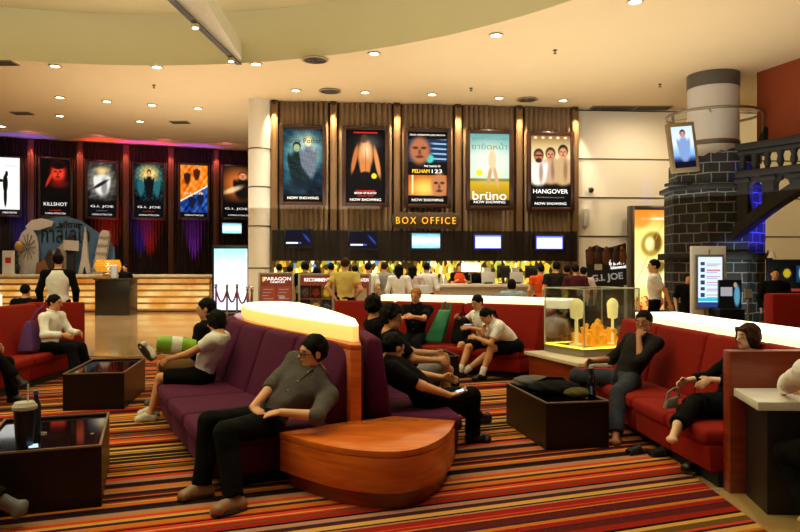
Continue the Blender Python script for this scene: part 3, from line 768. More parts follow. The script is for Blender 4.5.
def pic_k(U, V):
    I = P_fill(U, (12, 8, 8)); I = P_mix(I, .9 * P_ell(U, V, .45, .68, .45, .28, .8), (214, 110, 40)); I = fig(I, U, V, .6, .36, .5, (20, 14, 12), (206, 134, 90), .26, (14, 10, 10)); I = face(I, U, V, .6, .82, .12, .07, (206, 134, 90), (40, 20, 14))
    I = P_mix(I, .8 * P_ell(U, V, .3, .55, .3, .05, .6, .4), (250, 210, 150)); return P_mix(I, sm(-V, -.34, -.24), (8, 6, 8))

def poster(A, B, ang, box, fn, label, words, group, off=.34, fr=.12):
    px0, px1, py0, py1 = box
    x, y = on_wall(A, B, (px0 + px1) / 2, off); xa, ya = on_wall(A, B, px0, off); xb, yb = on_wall(A, B, px1, off)
    w = math.hypot(xb - xa, yb - ya); z1, z0 = zat(py0, y), zat(py1, y); h = z1 - z0
    t = thing('film_poster', label, 'poster', (x, y, z0), ang, group)
    b = MB()
    for (cx, cz, sx, sz) in ((-w / 2 + fr / 2, h / 2, fr, h), (w / 2 - fr / 2, h / 2, fr, h), (0, fr / 2, w - 2 * fr, fr), (0, h - fr / 2, w - 2 * fr, fr)):
        b.box((cx, .0, cz), (sx, .16, sz))
    b.build('frame', FRAME, t, bevel=.02)
    MB().box((0, .05, h / 2), (w - fr, .06, h - fr)).build('light_box', DARKW, t)
    iw, ih = w - 2 * fr, h - 2 * fr
    printed('print', iw, ih, fn, PRINT, t, (0, -.0, fr), 72, 110)
    for (tx, cu, cv_, ww, m, hh) in words:
        text_mesh(tx, .2, m, 'lettering', t, ((cu - .5) * iw, -.012, fr + cv_ * ih), 0, width=ww * iw, height=hh * ih if hh else None, ext=.004, bold=.0)
    # stand-offs that carry the box on the wall
    MB().box((-w * .3, off / 2, h * .75), (.08, off - .05, .08)).box((w * .3, off / 2, h * .75), (.08, off - .05, .08)).build('wall_bracket', DARKW, t)
    return t
NS = ('NOW SHOWING', .5, .055, .8, LET_W, .035)
G1, G2 = 'box office film posters', 'far wall film posters'
poster(BA, BB, ANG_B, (279.5, 326.5, 125, 206), pic_a, 'blue-green backlit film poster with two embracing figures, nearest the white column', [NS, ('Harry Potter', .5, .83, .96, LET_K, .09)], G1)
poster(BA, BB, ANG_B, (342, 389, 126, 207), pic_b, 'dark backlit film poster of a bare orange back above red lettering', [('CLIVE BARKER', .5, .165, .5, LET_R, .022), ('BOOK OF BLOOD', .5, .135, .56, LET_W, .025), ('30 JULY 2009', .5, .095, .4, LET_R, .02), ('NOW SHOWING', .5, .045, .8, LET_W, .035)], G1)
poster(BA, BB, ANG_B, (404, 451, 128, 208), pic_c, 'backlit film poster split between two close faces and yellow title band', [('DENZEL WASHINGTON  JOHN TRAVOLTA', .5, .955, .9, LET_W, .025), ('THE TAKING OF', .62, .525, .42, LET_W, .025), ('PELHAM', .33, .455, .44, LET_Y, .05), ('123', .74, .455, .26, LET_W, .05), NS], G1)
poster(BA, BB, ANG_B, (466, 513, 130, 210), pic_d, 'pale sky and yellow field film poster with legs of a walking man', [('ดูยากนี้ได้ไปยัง', .5, .935, .9, LET_T, .06), ('ชายิดหน้า', .5, .83, .9, LET_T, .09), ('brüno', .5, .145, .86, LET_W, .12), NS], G1)
poster(BA, BB, ANG_B, (527, 574, 132, 211.5), pic_e, 'backlit film poster of three battered men in white, nearest the white wall', [('HANGOVER', .5, .225, .88, LET_W, .06), ('FROM THE DIRECTOR OF OLD SCHOOL', .5, .14, .7, LET_G, .014), NS], G1)
CA = ('COMING ATTRACTION', .5, .045, .7, LET_W, .028)
poster(LA, LB, ANG_L, (-3, 22, 156, 217), pic_f, 'white backlit film poster with a black gunman silhouette on far wall', [('THE PROPOSAL', .6, .86, .6, LET_G, .02), CA], G2, fr=.07)
poster(LA, LB, ANG_L, (38, 73, 157, 218.5), pic_g, 'black and red film poster with glowing red face and white title', [('KILLSHOT', .5, .21, .8, LET_W, .06), ('15 AUGUST', .5, .1, .4, LET_R, .02), CA], G2, fr=.1)
poster(LA, LB, ANG_L, (85, 119, 160, 219.5), pic_h, 'grey smoky film poster with an armoured white soldier on far wall', [('G.I. JOE', .5, .19, .8, LET_W, .05), ('6 AUGUST', .5, .115, .4, LET_G, .018), CA], G2, fr=.1)
poster(LA, LB, ANG_L, (132, 166, 162, 220), pic_i, 'teal and orange explosion film poster with three figures on far wall', [('G.I. JOE', .5, .19, .8, LET_W, .05), ('6 AUGUST', .5, .115, .4, LET_R, .018), CA], G2, fr=.1)
poster(LA, LB, ANG_L, (178, 210, 163, 220), pic_j, 'film poster split diagonally in orange and blue with four figures', [('G.I. JOE', .5, .46, .7, LET_W, .045), CA], G2, fr=.1)
poster(LA, LB, ANG_L, (221, 258, 165, 220), pic_k, 'orange film poster with dark gunman, half behind the white column', [('G.I. JOE', .4, .17, .7, LET_W, .05), CA], G2, fr=.1)

# BOX OFFICE sign
x, y = on_wall(BA, BB, 426, .62); z = zat(220.5, y)
t = thing('box_office_sign', 'rounded dark sign with glowing yellow capital letters hanging above the ticket counter', 'sign', (x, y, z), ANG_B)
w_, h_ = 70 / FPX * y, 16 / FPX * y
pts = [(w_ / 2 - h_ / 2 + h_ / 2 * math.cos(a), h_ / 2 * math.sin(a)) for a in np.linspace(-PI / 2, PI / 2, 10)] + [(-w_ / 2 + h_ / 2 + h_ / 2 * math.cos(a), h_ / 2 * math.sin(a)) for a in np.linspace(PI / 2, 1.5 * PI, 10)]
Mx = Matrix(((1, 0, 0, 0), (0, 0, 1, 0), (0, 1, 0, 0), (0, 0, 0, 1)))
MB().prism(pts, .0, .08, Mx).build('board', mat('sign_board', (74, 58, 40), .5), t, bevel=.015)
text_mesh('BOX OFFICE', .3, mat('sign_letters', (250, 180, 40), .5, emit=(255, 176, 40), estr=1.0, var=0), 'lettering', t, (0, -.02, 0), 0, width=w_ * .86, height=h_ * .42, ext=.02, bold=-.008, gap=1.35)
MB().tube([(-w_ * .3, .04, h_ / 2), (-w_ * .3, .3, h_ / 2 + .02), (-w_ * .3, .5, h_ / 2 + .02)], .012).tube([(w_ * .3, .04, h_ / 2), (w_ * .3, .3, h_ / 2 + .02), (w_ * .3, .5, h_ / 2 + .02)], .012).build('bracket', JOINT, t)

# smoked glass band with hanging monitors
xa, ya = on_wall(BA, BB, 272, .32); xb, yb = on_wall(BA, BB, 577, .32)
SMOKE = bpy.data.materials.new('smoked_glass'); SMOKE.use_nodes = True
b = SMOKE.node_tree.nodes['Principled BSDF']; b.inputs['Base Color'].default_value = (.012, .008, .006, 1); b.inputs['Alpha'].default_value = .66; b.inputs['Roughness'].default_value = .35
zt, zb = zat(230, ya), zat(261, ya)
L_ = math.hypot(xb - xa, yb - ya)
o = MB().box((0, 0, 0), (L_, .03, zt - zb)).build('glass_fascia', SMOKE); o.location = ((xa + xb) / 2, (ya + yb) / 2, (zt + zb) / 2); o.rotation_euler = (0, 0, ANG_B)
tag(o, 'long smoked glass band across the drapes behind the hanging monitors', 'glass panel')
BEZ = mat('monitor_black', (14, 14, 16), .3)
def scr_dim(U, V):
    I = P_fill(U, (12, 10, 26)); I = P_mix(I, P_rect(U, V, .04, .16, .5, .27), (216, 220, 240)); I = P_mix(I, P_rect(U, V, .52, .16, .62, .24), (60, 80, 150)); return P_mix(I, .8 * P_ell(U, V, .85, .5, .05, .3, .5, .3), (40, 70, 170))
def scr_cyan(U, V):
    I = P_grad(V, [(0, (120, 200, 236)), (.3, (190, 236, 250)), (.6, (226, 246, 252)), (1, (90, 160, 226))]); I += (P_noise(U, V, 16, 3) * 18)[..., None]; return I
def scr_white(U, V):
    I = P_mix(P_fill(U, (60, 70, 220)), P_rect(U, V, .04, .06, .96, .95), (236, 240, 252)); I = P_mix(I, P_rect(U, V, .04, .84, .96, .95), (120, 140, 240))
    return P_mix(I, .6 * P_ell(U, V, .42, .42, .1, .2, .5), (170, 190, 220))
SCREEN = paint_mat('lit_screen', 1.5)
mons = [(298, 284, 312, 228.5, 248, scr_dim, 'dim dark blue'), (363, 348.5, 378, 230, 250, scr_dim, 'black'), (426, 411, 442, 232, 250, scr_cyan, 'bright cyan'), (488, 473.5, 503.5, 233.5, 250.5, scr_white, 'white and blue'), (549.5, 535, 565.5, 234.5, 251, scr_white, 'white')]
mlab = ['dim monitor hanging under the blue-green poster, nearest the white column', 'dim monitor hanging under the bare-back poster', 'bright cyan monitor hanging under the yellow sign', 'bright white-blue monitor hanging under the field poster', 'bright white-blue monitor hanging under the three-man poster']
for (pc, p0, p1, q0, q1, fn, nm), lb in zip(mons, mlab):
    x, y = on_wall(BA, BB, pc, .5); w = (p1 - p0) / FPX * y; z1, z0 = zat(q0, y), zat(q1, y); h = z1 - z0
    t = thing('monitor', lb, 'monitor', (x, y, z0), ANG_B, 'monitors over the ticket counter')
    MB().box((0, .04, h / 2), (w, .07, h)).build('case', BEZ, t, bevel=.012)
    printed('screen', w - .08, h - .1, fn, SCREEN, t, (0, -.004, .055), 30, 20)
    MB().box((0, .15, h * .55), (.1, .2, .1)).build('wall_bracket', BEZ, t)
x, y = on_wall(LA, LB, 232, .4)
t = thing('monitor', 'small cyan monitor under the orange gunman poster on the far wall', 'monitor', (x, y, zat(234.5, y)), ANG_L)
w, h = 21 / FPX * y, 12.5 / FPX * y
MB().box((0, .04, h / 2), (w, .07, h)).build('case', BEZ, t, bevel=.012); printed('screen', w - .1, h - .1, scr_cyan, SCREEN, t, (0, -.004, .05), 24, 16)
MB().box((0, .18, h * .5), (.1, .24, .1)).build('wall_bracket', BEZ, t)

# ------------------------------------------------------------------ white panelled column, castle tower, round pillar
t = thing('column', 'round white panelled column with dark joint rings between the two poster walls', 'column', (-4.15, 20.7, 0)); t['kind'] = 'structure'
MB().lathe([(.33, 0), (.33, CEIL)], n=48, caps=False).build('shaft', WALLW, t)
for i, py in enumerate((148.5, 187, 226, 268)):
    MB().torus((0, 0, zat(py, 20.5)), .33, .02, 48, 6).build('joint_ring', JOINT, t)
tx, ty = 8.05, 18.
t = thing('pillar', 'thick white round pillar with a grey top band rising out of the castle tower', 'pillar', (tx, ty, 0)); t['kind'] = 'structure'
MB().lathe([(.62, 3.), (.62, CEIL)], n=64, caps=False).build('shaft', mat('pillar_white', (206, 204, 200), .45, var=.03), t)
MB().lathe([(.635, CEIL - .36), (.635, CEIL)], n=64).build('top_band', mat('band_grey', (96, 94, 92), .4, .4), t)
MB().lathe([(.625, 4.66), (.64, 4.68), (.64, 4.76), (.625, 4.78)], n=64).build('joint_ring', mat('band_steel', (120, 116, 110), .35, .7), t)
STEEL = mat('steel_tube', (138, 128, 110), .3, .9)
t = thing('hanging_ring', 'large steel tube ring hung around the white pillar', 'ring', (tx, ty, 5.45))
MB().torus((0, 0, 0), 1.14, .035, 64, 10).build('ring', STEEL, t)
for a in (.6, 2.5, 4.2, 5.6):
    MB().tube([(.62 * math.cos(a), .62 * math.sin(a), .0), (1.14 * math.cos(a), 1.14 * math.sin(a), 0)], .02).build('spoke', STEEL, t)
for a in (5.75, 3.35):
    MB().tube([(1.14 * math.cos(a), 1.14 * math.sin(a), 0), (1.1 * math.cos(a), 1.1 * math.sin(a), -1.3)], .022).build('drop_rod', STEEL, t)

def stone_mat():
    m = bpy.data.materials.new('painted_stone'); m.use_nodes = True; nt = m.node_tree; b = nt.nodes['Principled BSDF']
    uv = nt.nodes.new('ShaderNodeUVMap')
    nz = nt.nodes.new('ShaderNodeTexNoise'); nz.inputs['Scale'].default_value = 3.; nz.inputs['Detail'].default_value = 4
    mxv = nt.nodes.new('ShaderNodeMix'); mxv.data_type = 'VECTOR'; mxv.inputs['Factor'].default_value = .06
    br = nt.nodes.new('ShaderNodeTexBrick'); br.inputs['Scale'].default_value = 1.; br.inputs['Brick Width'].default_value = .36; br.inputs['Row Height'].default_value = .23
    br.inputs['Mortar Size'].default_value = .016; br.inputs['Mortar Smooth'].default_value = .5; br.inputs['Bias'].default_value = .0
    br.inputs['Color1'].default_value = (*lin((24, 24, 26)), 1); br.inputs['Color2'].default_value = (*lin((44, 44, 48)), 1); br.inputs['Mortar'].default_value = (*lin((150, 150, 150)), 1)
    nt.links.new(uv.outputs['UV'], nz.inputs['Vector']); nt.links.new(uv.outputs['UV'], mxv.inputs['A']); nt.links.new(nz.outputs['Color'], mxv.inputs['B'])
    nt.links.new(mxv.outputs['Result'], br.inputs['Vector'])
    mx = nt.nodes.new('ShaderNodeMix'); mx.data_type = 'RGBA'; mx.blend_type = 'MULTIPLY'; mx.inputs['Factor'].default_value = .8
    nt.links.new(br.outputs['Color'], mx.inputs['A']); nt.links.new(nz.outputs['Color'], mx.inputs['B']); nt.links.new(mx.outputs['Result'], b.inputs['Base Color'])
    b.inputs['Roughness'].default_value = .75
    bp = nt.nodes.new('ShaderNodeBump'); bp.inputs['Strength'].default_value = .5; bp.inputs['Distance'].default_value = .03; bp.invert = True
    nt.links.new(br.outputs['Fac'], bp.inputs['Height']); nt.links.new(bp.outputs['Normal'], b.inputs['Normal'])
    return m
STONE = stone_mat()
def ring_wall(name, rad, top, z0, parent, n=8, rot=0., sub=6, m=STONE):
    """closed polygonal tower skin; top(angle) gives the broken upper edge"""
    bm = bmesh.new(); uvl = bm.loops.layers.uv.new('UVMap'); P = []
    for k in range(n):
        a0 = rot + 2 * PI * k / n; a1 = rot + 2 * PI * (k + 1) / n
        A = Vector((rad * math.cos(a0), rad * math.sin(a0))); B = Vector((rad * math.cos(a1), rad * math.sin(a1)))
        for q in range(sub): P.append(A.lerp(B, q / sub))
    n2 = len(P); s_ = 0; S = [0]
    for k in range(n2): s_ += (P[(k + 1) % n2] - P[k]).length; S.append(s_)
    T = [top(math.atan2(p.y, p.x)) for p in P]
    lo = [bm.verts.new((p.x, p.y, z0)) for p in P]; hi = [bm.verts.new((p.x, p.y, T[k])) for k, p in enumerate(P)]
    li = [bm.verts.new((p.x * .85, p.y * .85, T[k])) for k, p in enumerate(P)]
    l2 = [bm.verts.new((p.x * .85, p.y * .85, z0)) for k, p in enumerate(P)]
    for k in range(n2):
        j = (k + 1) % n2
        for vs, uvs in (((lo[k], lo[j], hi[j], hi[k]), ((S[k], z0), (S[k + 1], z0), (S[k + 1], T[j]), (S[k], T[k]))), ((hi[k], hi[j], li[j], li[k]), ((S[k], 0), (S[k + 1], 0), (S[k + 1], .2), (S[k], .2))), ((li[k], li[j], l2[j], l2[k]), ((S[k], T[k]), (S[k + 1], T[j]), (S[k + 1], z0), (S[k], z0)))):
            f = bm.faces.new(vs)
            for lp, uv in zip(f.loops, uvs): lp[uvl].uv = uv
    me = bpy.data.meshes.new(name); bm.to_mesh(me); bm.free()
    return link(name, me, m, parent)
BLK = mat('black_painted_stone', (17, 17, 18), .7, var=.4, vscale=5, bump=.5)
t = thing('castle_tower', 'black painted stone castle tower set piece built around the white pillar', 'castle tower', (tx, ty, 0))
ring_wall('lower_wall', 1.19, lambda a: 3.55 + .06 * math.sin(9 * a), 0, t, 8, .28)
ring_wall('upper_wall', 1.08, lambda a: 4.36 + .2 * math.cos(a + .3) + .05 * (math.floor(7 * a) % 2), 3.5, t, 8, .28)
MB().prism([(1.32 * math.cos(a + .28), 1.32 * math.sin(a + .28)) for a in np.arange(8) * PI / 4], 3.48, 3.6).build('broken_ledge', BLK, t, bevel=.03)
MB().prism([(1.36 * math.cos(a + .28), 1.36 * math.sin(a + .28)) for a in np.arange(8) * PI / 4], 1.75, 1.92).build('base_ledge', BLK, t, bevel=.03)
MB().box((-1.15, -.6, 3.62), (.5, .4, .08), .2).build('jutting_slab', BLK, t, bevel=.02)
MB().box((1.05, -.55, 4.7), (.3, .12, .7), .3, 0, .25).build('jagged_shard', BLK, t, bevel=.02)
# black bridge
ba, bb = Vector((8.15, 16.75)), Vector((10.75, 12.85)); d2 = (bb - ba); LB_ = d2.length; ang = math.atan2(d2.y, d2.x)
t = thing('castle_bridge', 'black gothic arcade bridge set piece running out from the castle tower', 'bridge', (ba.x, ba.y, 0), ang)
def bz(py, px):
    # height on the bridge's plane for a photo pixel
    k = (px - CX) / FPX; s_ = (k * ba.y - ba.x) / (d2.x - k * d2.y); y = ba.y + s_ * d2.y
    return s_ * LB_, zat(py, y)
RAILZ = 4.42
MB().box((LB_ / 2 + .1, 0, RAILZ), (LB_ + .3, .34, .16)).box((LB_ / 2 + .1, 0, RAILZ - .14), (LB_ + .25, .26, .1)).build('top_rail', BLK, t, bevel=.02)
MB().box((LB_ / 2 + .1, 0, 3.78), (LB_ + .3, .34, .16)).build('deck_edge', BLK, t, bevel=.02)
k = 0
while .05 + k * .3 < LB_:
    u_ = .05 + k * .3
    MB().lathe([(.07, 3.84), (.05, 3.9), (.085, 4.0), (.06, 4.12), (.09, 4.22), (.09, 4.26)], (u_, 0, 0), 10).build('baluster', BLK, t); k += 1
zarch = lambda u_: 2.4 + 1.25 * math.sin(max(0, min(1, (u_ + .1) / 2.6)) * PI / 2)
for k in range(6):
    u_ = .1 + k * .62
    if zarch(u_) > 3.5: break
    b = MB().box((u_, 0, (zarch(u_) + 3.72) / 2), (.28, .24, 3.72 - zarch(u_)))
    b.box((u_, 0, 3.62), (.38, .3, .1)); b.build('pier', BLK, t, bevel=.02)
for k in range(3):      # pointed heads of the openings
    u_ = .1 + .31 + k * .62
    MB().prism([(u_ - .18, 3.72), (u_ - .18, 3.42), (u_ - .13, 3.54), (u_ - .05, 3.58), (u_, 3.67), (u_ + .05, 3.58), (u_ + .13, 3.54), (u_ + .18, 3.42), (u_ + .18, 3.72)], -.08, .08, Matrix(((1, 0, 0, 0), (0, 0, -1, 0), (0, 1, 0, 0), (0, 0, 0, 1)))).build('arch_head', BLK, t)
us = np.linspace(-.1, LB_ + .2, 20)
pts = [(u_, zarch(u_) + .12) for u_ in us] + [(u_, zarch(u_) - .16) for u_ in us[::-1]]
MB().prism(pts, -.2, .2, Matrix(((1, 0, 0, 0), (0, 0, -1, 0), (0, 1, 0, 0), (0, 0, 0, 1)))).build('arch', BLK, t)

# tilted screen on the ring
c = dp(683.5, 147, 16.7)
t = thing('hanging_screen', 'tilted portrait screen in a pale frame hung beside the white pillar', 'screen', c, 0); t.rotation_euler = (-.06, -.1, .12)
w, h = 29 / FPX * 16.7, 50 / FPX * 16.7
MB().box((0, .06, 0), (w, .12, h)).build('frame', mat('champagne_frame', (150, 132, 100), .4, .5), t, bevel=.015)
def scr_p(U, V):
    I = P_grad(V, [(0, (10, 14, 40)), (.14, (14, 20, 60)), (.3, (130, 180, 240)), (.6, (230, 240, 255)), (1, (206, 226, 250))]); I = fig(I, U, V, .52, .14, .72, (130, 160, 210), (200, 140, 116), .26, (40, 26, 30))
    return P_mix(I, P_rect(U, V, .0, 0, 1, .14), (8, 10, 30))
printed('screen', w - .16, h - .2, scr_p, paint_mat('soft_screen', 1.1), t, (0, -.005, -h / 2 + .1), 30, 50)
MB().tube([(.1, .1, h / 2 - .1), (.35, .35, h / 2 + .05)], .02).tube([(-.15, .1, h / 2 - .05), (.05, .45, h / 2 + .25)], .015).build('hanger', STEEL, t)

# orange box hung from the ceiling
a = (9.05, 17.75); b_ = (11.2, 10.5)
wall('wall_bulkhead', a, b_, 4.72, CEIL, mat('orange_panel', (142, 60, 18), .7, var=.06, vscale=2), .6)
# ------------------------------------------------------------------ ceiling fixtures
GLOW = mat('lamp_glow', (255, 246, 220), .5, emit=(255, 240, 205), estr=14, var=0)
RIMM = mat('lamp_rim', (196, 180, 150), .4, .3)
dl = [(55, 65.5), (157, 66.5), (256, 63.5), (374, 53), (496, 34.5), (635, 1), (60, 97), (107, 101), (152, 104.5), (198, 108), (60, 115.5), (140, 121), (296, 90), (365, 92), (432, 94), (499, 97.5), (563, 100), (2, 126)]
dlab = ['first ceiling downlight from the far side along the recess edge', 'second ceiling downlight along the recess edge', 'ceiling downlight at the recess edge beside the slotted beam', 'ceiling downlight at the recess edge above the bare-back poster', 'ceiling downlight at the recess edge above the field poster', 'ceiling downlight at the recess edge nearest the white pillar',
        'ceiling downlight above the white soldier poster, outer end of its row', 'second ceiling downlight in the row before the far wall', 'third ceiling downlight in the row before the far wall', 'ceiling downlight nearest the white column before the far wall', 'ceiling downlight in front of the red-black poster drape', 'ceiling downlight in front of the teal poster',
        'ceiling downlight above the blue-green poster', 'ceiling downlight above the bare-back poster, close to the drape', 'ceiling downlight above the two-face poster', 'ceiling downlight above the field poster, close to the drape', 'ceiling downlight above the three-man poster', 'ceiling downlight above the white silhouette poster']
for (px, py), lb in zip(dl, dlab):
    x, y, z = gp(px, py, CEIL) if False else ((px - CX) / FPX * (CEIL - CAM_H) * FPX / (CY - py), (CEIL - CAM_H) * FPX / (CY - py), CEIL)
    t = thing('downlight', lb, 'ceiling light', (x, y, z), 0, 'ceiling downlights')
    MB().lathe([(.12, -.0), (.15, -.012), (.15, -.03), (.115, -.03), (.11, -.01)], n=20, caps=False).build('rim', RIMM, t)
    MB().lathe([(.0, -.014), (.11, -.014), (.11, -.008), (0, -.008)], n=20, caps=False).build('lens', GLOW, t)
    L = bpy.data.lights.new('downlight_beam', 'SPOT'); L.energy = 340; L.color = lin((255, 242, 222)); L.spot_size = 1.9; L.spot_blend = .8; L.shadow_soft_size = .12
    o = bpy.data.objects.new('downlight_beam', L); COL.objects.link(o); o.location = (x, y, z - .05)
cw = lambda px, py: ((px - CX) / FPX * (CEIL - CAM_H) * FPX / (CY - py), (CEIL - CAM_H) * FPX / (CY - py), CEIL)
VENT = mat('vent_dark', (70, 62, 50), .6)
for (px, py), lb in zip(((315, 59), (330, 90.5), (527, 99)), ('round slotted air vent in the ceiling nearest the recess', 'round slotted air vent in the ceiling over the bare-back poster', 'round slotted air vent in the ceiling over the three-man poster')):
    t = thing('air_vent', lb, 'air vent', cw(px, py), 0, 'round ceiling vents')
    MB().lathe([(.0, -.005), (.3, -.005), (.32, -.03), (.27, -.04), (.27, -.01), (0, -.01)], n=32, caps=False).build('rim', mat('vent_rim', (150, 134, 104), .5), t)
    b = MB()
    for R in (.05, .11, .17, .23): b.torus((0, 0, -.03), R, .016, 32, 6)
    b.build('slot_ring', VENT, t)
for (px, py, w, d, lb) in ((22, 113, .62, .4, 'dark square ceiling vent over the far wall drapes'), (180, 122, .62, .4, 'dark square ceiling vent before the split orange-blue poster'), (5, 62.5, .5, .4, 'dark square ceiling vent at the recess edge'), (613, 107.5, 1.4, .5, 'long ceiling vent above the dome camera, outer half'), (653, 107.5, 1.1, .5, 'long ceiling vent beside the tilted screen, inner half')):
    t = thing('air_vent', lb, 'air vent', cw(px, py), 0, 'square ceiling vents')
    MB().box((0, 0, -.012), (w, d, .024)).build('frame', mat('vent_frame', (132, 116, 88), .5), t)
    b = MB()
    for q in range(5): b.box((0, -d * .38 + q * d * .19, -.028), (w * .92, d * .1, .012))
    b.build('slat', VENT, t)
# slotted beam across the recess
A = Vector((-3.86, 16.9)); Bp = Vector((-4.5, 8.0)); d = (Bp - A); ang = math.atan2(d.y, d.x)
t = thing('ceiling_beam', 'pale triangular beam with a dark lamp slot crossing the ceiling recess', 'ceiling beam', (A.x, A.y, CEIL - .02), ang)
Ln = d.length
MB().hexa([(0, -.12, 0), (Ln, -.12, 0), (Ln, .9, 0.35), (0, .05, 0.1)], [(0, -.12, .5), (Ln, -.12, .5), (Ln, .9, .6), (0, .05, .5)]).build('body', mat('beam_paint', (214, 206, 180), .7), t)
MB().box((Ln / 2, -.03, -.01), (Ln, .13, .03)).build('slot', VENT, t)
for q in (.6, 2.9, 5.2):
    sp = MB().lathe([(.05, 0), (.08, -.04), (.08, -.1), (.06, -.11)], (q, -.03, -.01), 14).build('spotlight', RIMM, t)
    MB().lathe([(0, -.116), (.058, -.116), (.058, -.111), (0, -.111)], (q, -.03, -.01), 14, caps=False).build('lens', GLOW, sp)
for (px, py), lb in zip(((555, 50), (471, 88), (660, 84), (154, 85)), ('tiny sprinkler head in the middle of the ceiling', 'tiny sprinkler head above the field poster', 'tiny sprinkler head near the white pillar', 'tiny sprinkler head before the far wall')):
    o = MB().lathe([(.05, .004), (.05, -.015), (.015, -.02), (.015, -.07), (.04, -.075), (.04, -.085)], n=12).build('sprinkler', VENT); o.location = cw(px, py); tag(o, lb, 'sprinkler', 'ceiling sprinklers')

# ------------------------------------------------------------------ far counter with glowing steps, desk and display
STEP = mat('onyx_front', (206, 170, 112), .25, var=.25, vscale=4)
def onyx(name, estr):
    m = mat(name, (200, 150, 70), .3, var=.3, vscale=2.5); nt = m.node_tree; b = nt.nodes['Principled BSDF']
    nz = nt.nodes.new('ShaderNodeTexNoise'); nz.inputs['Scale'].default_value = 1.6; nz.inputs['Detail'].default_value = 3
    tc = nt.nodes.new('ShaderNodeTexCoord'); nt.links.new(tc.outputs['Object'], nz.inputs['Vector'])
    rp = nt.nodes.new('ShaderNodeValToRGB'); rp.color_ramp.elements[0].position = .35; rp.color_ramp.elements[0].color = (*lin((214, 140, 40)), 1); rp.color_ramp.elements[1].position = .68; rp.color_ramp.elements[1].color = (*lin((255, 232, 150)), 1)
    nt.links.new(nz.outputs['Fac'], rp.inputs['Fac']); nt.links.new(rp.outputs['Color'], b.inputs['Emission Color']); b.inputs['Emission Strength'].default_value = estr
    return m
ONYX = onyx('onyx_lit', .75)
cA, cB = (-17.2, 24.0), (-5.1, 24.6); cang = math.atan2(cB[1] - cA[1], cB[0] - cA[0]); cl = math.hypot(cB[0] - cA[0], cB[1] - cA[1])
t = thing('stepped_counter', 'long pale stone counter with glowing stepped front below the far wall', 'counter', (cA[0], cA[1], 0), cang)
MB().box((cl / 2 - .75, .72, .6), (cl - 1.5, .84, 1.2)).build('body', STEP, t)
MB().box((cl / 2 - .75, .56, 1.25), (cl - 1.4, 1.2, .1)).build('worktop', mat('counter_stone', (214, 196, 160), .3, var=.15), t, bevel=.02)
for q in range(5):
    st_ = MB().box((cl / 2 - .8, .32 - .08 * (4 - q) + .0, .08 + q * .22), (cl - 1.6, .35, .06)).build('step', mat('step_stone', (176, 130, 72), .3, var=.2), t, bevel=.01)
    MB().box((cl / 2 - .8, .36 - .08 * (4 - q), .19 + q * .22), (cl - 1.7, .12, .14)).build('glow_strip', ONYX, st_)
MB().box((cl - .35, .5, .62), (1.3, 1.3, 1.24)).build('end_block', mat('end_stone', (198, 178, 140), .4, var=.12), t, bevel=.01)
MB().box((cl - .4, -.16, .72), (.42, .02, .36)).build('notice', mat('notice_dark', (44, 38, 34), .5), t)
x = (116.5 - CX) / FPX * 23.
DESK = wood_mat('dark_desk', (18, 11, 8), (28, 17, 12), .4)
t = thing('reception_desk', 'dark brown reception desk standing before the glowing steps', 'desk', (x, 23.0, 0), 0)
MB().box((0, 0, .57), (1.12, .7, 1.14)).build('body', DESK, t, bevel=.01)
MB().box((0, 0, 1.17), (1.2, .78, .05)).build('top', mat('desk_top', (60, 44, 34), .2), t, bevel=.01)
# basket lamp on the counter
x = (102.5 - CX) / FPX * 23.9
t = thing('table_lamp', 'table lamp with a golden woven basket shade on the glowing stepped counter', 'lamp', (x, 24.35, 1.3))
MB().lathe([(.16, 0), (.16, .03), (.03, .05), (.03, .3)], n=16).build('base', mat('lamp_base', (200, 180, 130), .4), t)
b = MB()
for q in range(7):
    R = .34 + .05 * math.sin(q / 6 * PI)
    for k in range(24):
        a = 2 * PI * k / 24 + q * .13
        b.blob((R * math.cos(a), R * math.sin(a), .12 + q * .06), (.06, .06, .04), 1)
b.build('shade', mat('gold_weave', (224, 170, 50), .4, .3, emit=(236, 170, 50), estr=.35), t)
MB().blob((0, 0, .3), (.08, .08, .1), 2).build('bulb', GLOW, t)
o = MB().lathe([(.09, 0), (.11, .02), (.12, .42), (.09, .44)], n=16).build('canister', mat('canister_white', (214, 220, 226), .4)); o.location = ((116.5 - CX) / FPX * 23.2, 23.0, 1.195); tag(o, 'pale canister standing on the dark reception desk', 'canister')
# film standee on the stage behind the counter
SY = 25.9
t = thing('film_standee', 'blue cloud-shaped film standee with Thai brush lettering and cut-out landmarks behind the counter', 'standee', ((70 - CX) / FPX * SY, SY, 0))
MY = Matrix(((1, 0, 0, 0), (0, 0, 1, 0), (0, 1, 0, 0), (0, 0, 0, 1)))
def sx(px, d=SY): return (px - CX) / FPX * d - t.location.x
def outline(pts, d=SY): return [(sx(a, d), zat(b_, d)) for a, b_ in pts]
PAPW = mat('card_white', (196, 186, 172), .7, var=.12, vscale=5); SKYB = mat('card_blue', (74, 106, 140), .7, var=.1)
def cut(name, pts, m, y0, th=.06, par=None, d=SY):
    p = outline(pts, d)[::-1]
    return MB().prism(p, y0, y0 + th, MY).build(name, m, par or t)
cl_ = [(16, 277), (17, 246), (20, 232), (28, 221), (40, 219), (52, 217), (64, 216), (78, 220), (88, 227), (97, 233), (106, 238), (112, 248), (113, 277)]
bk = cut('cloud_board', cl_, SKYB, .2)
cut('fallen_banner', [(24, 226), (30, 220), (40, 218), (52, 221), (50, 226), (36, 230), (26, 230)], PAPW, .1)
ar = [(18, 277), (18, 248)] + [(28 - 10 * math.cos(a), 247 - 18 * math.sin(a)) for a in np.linspace(.1, PI - .1, 12)] + [(39, 277)]
ac = cut('arched_facade', ar, PAPW, .0)
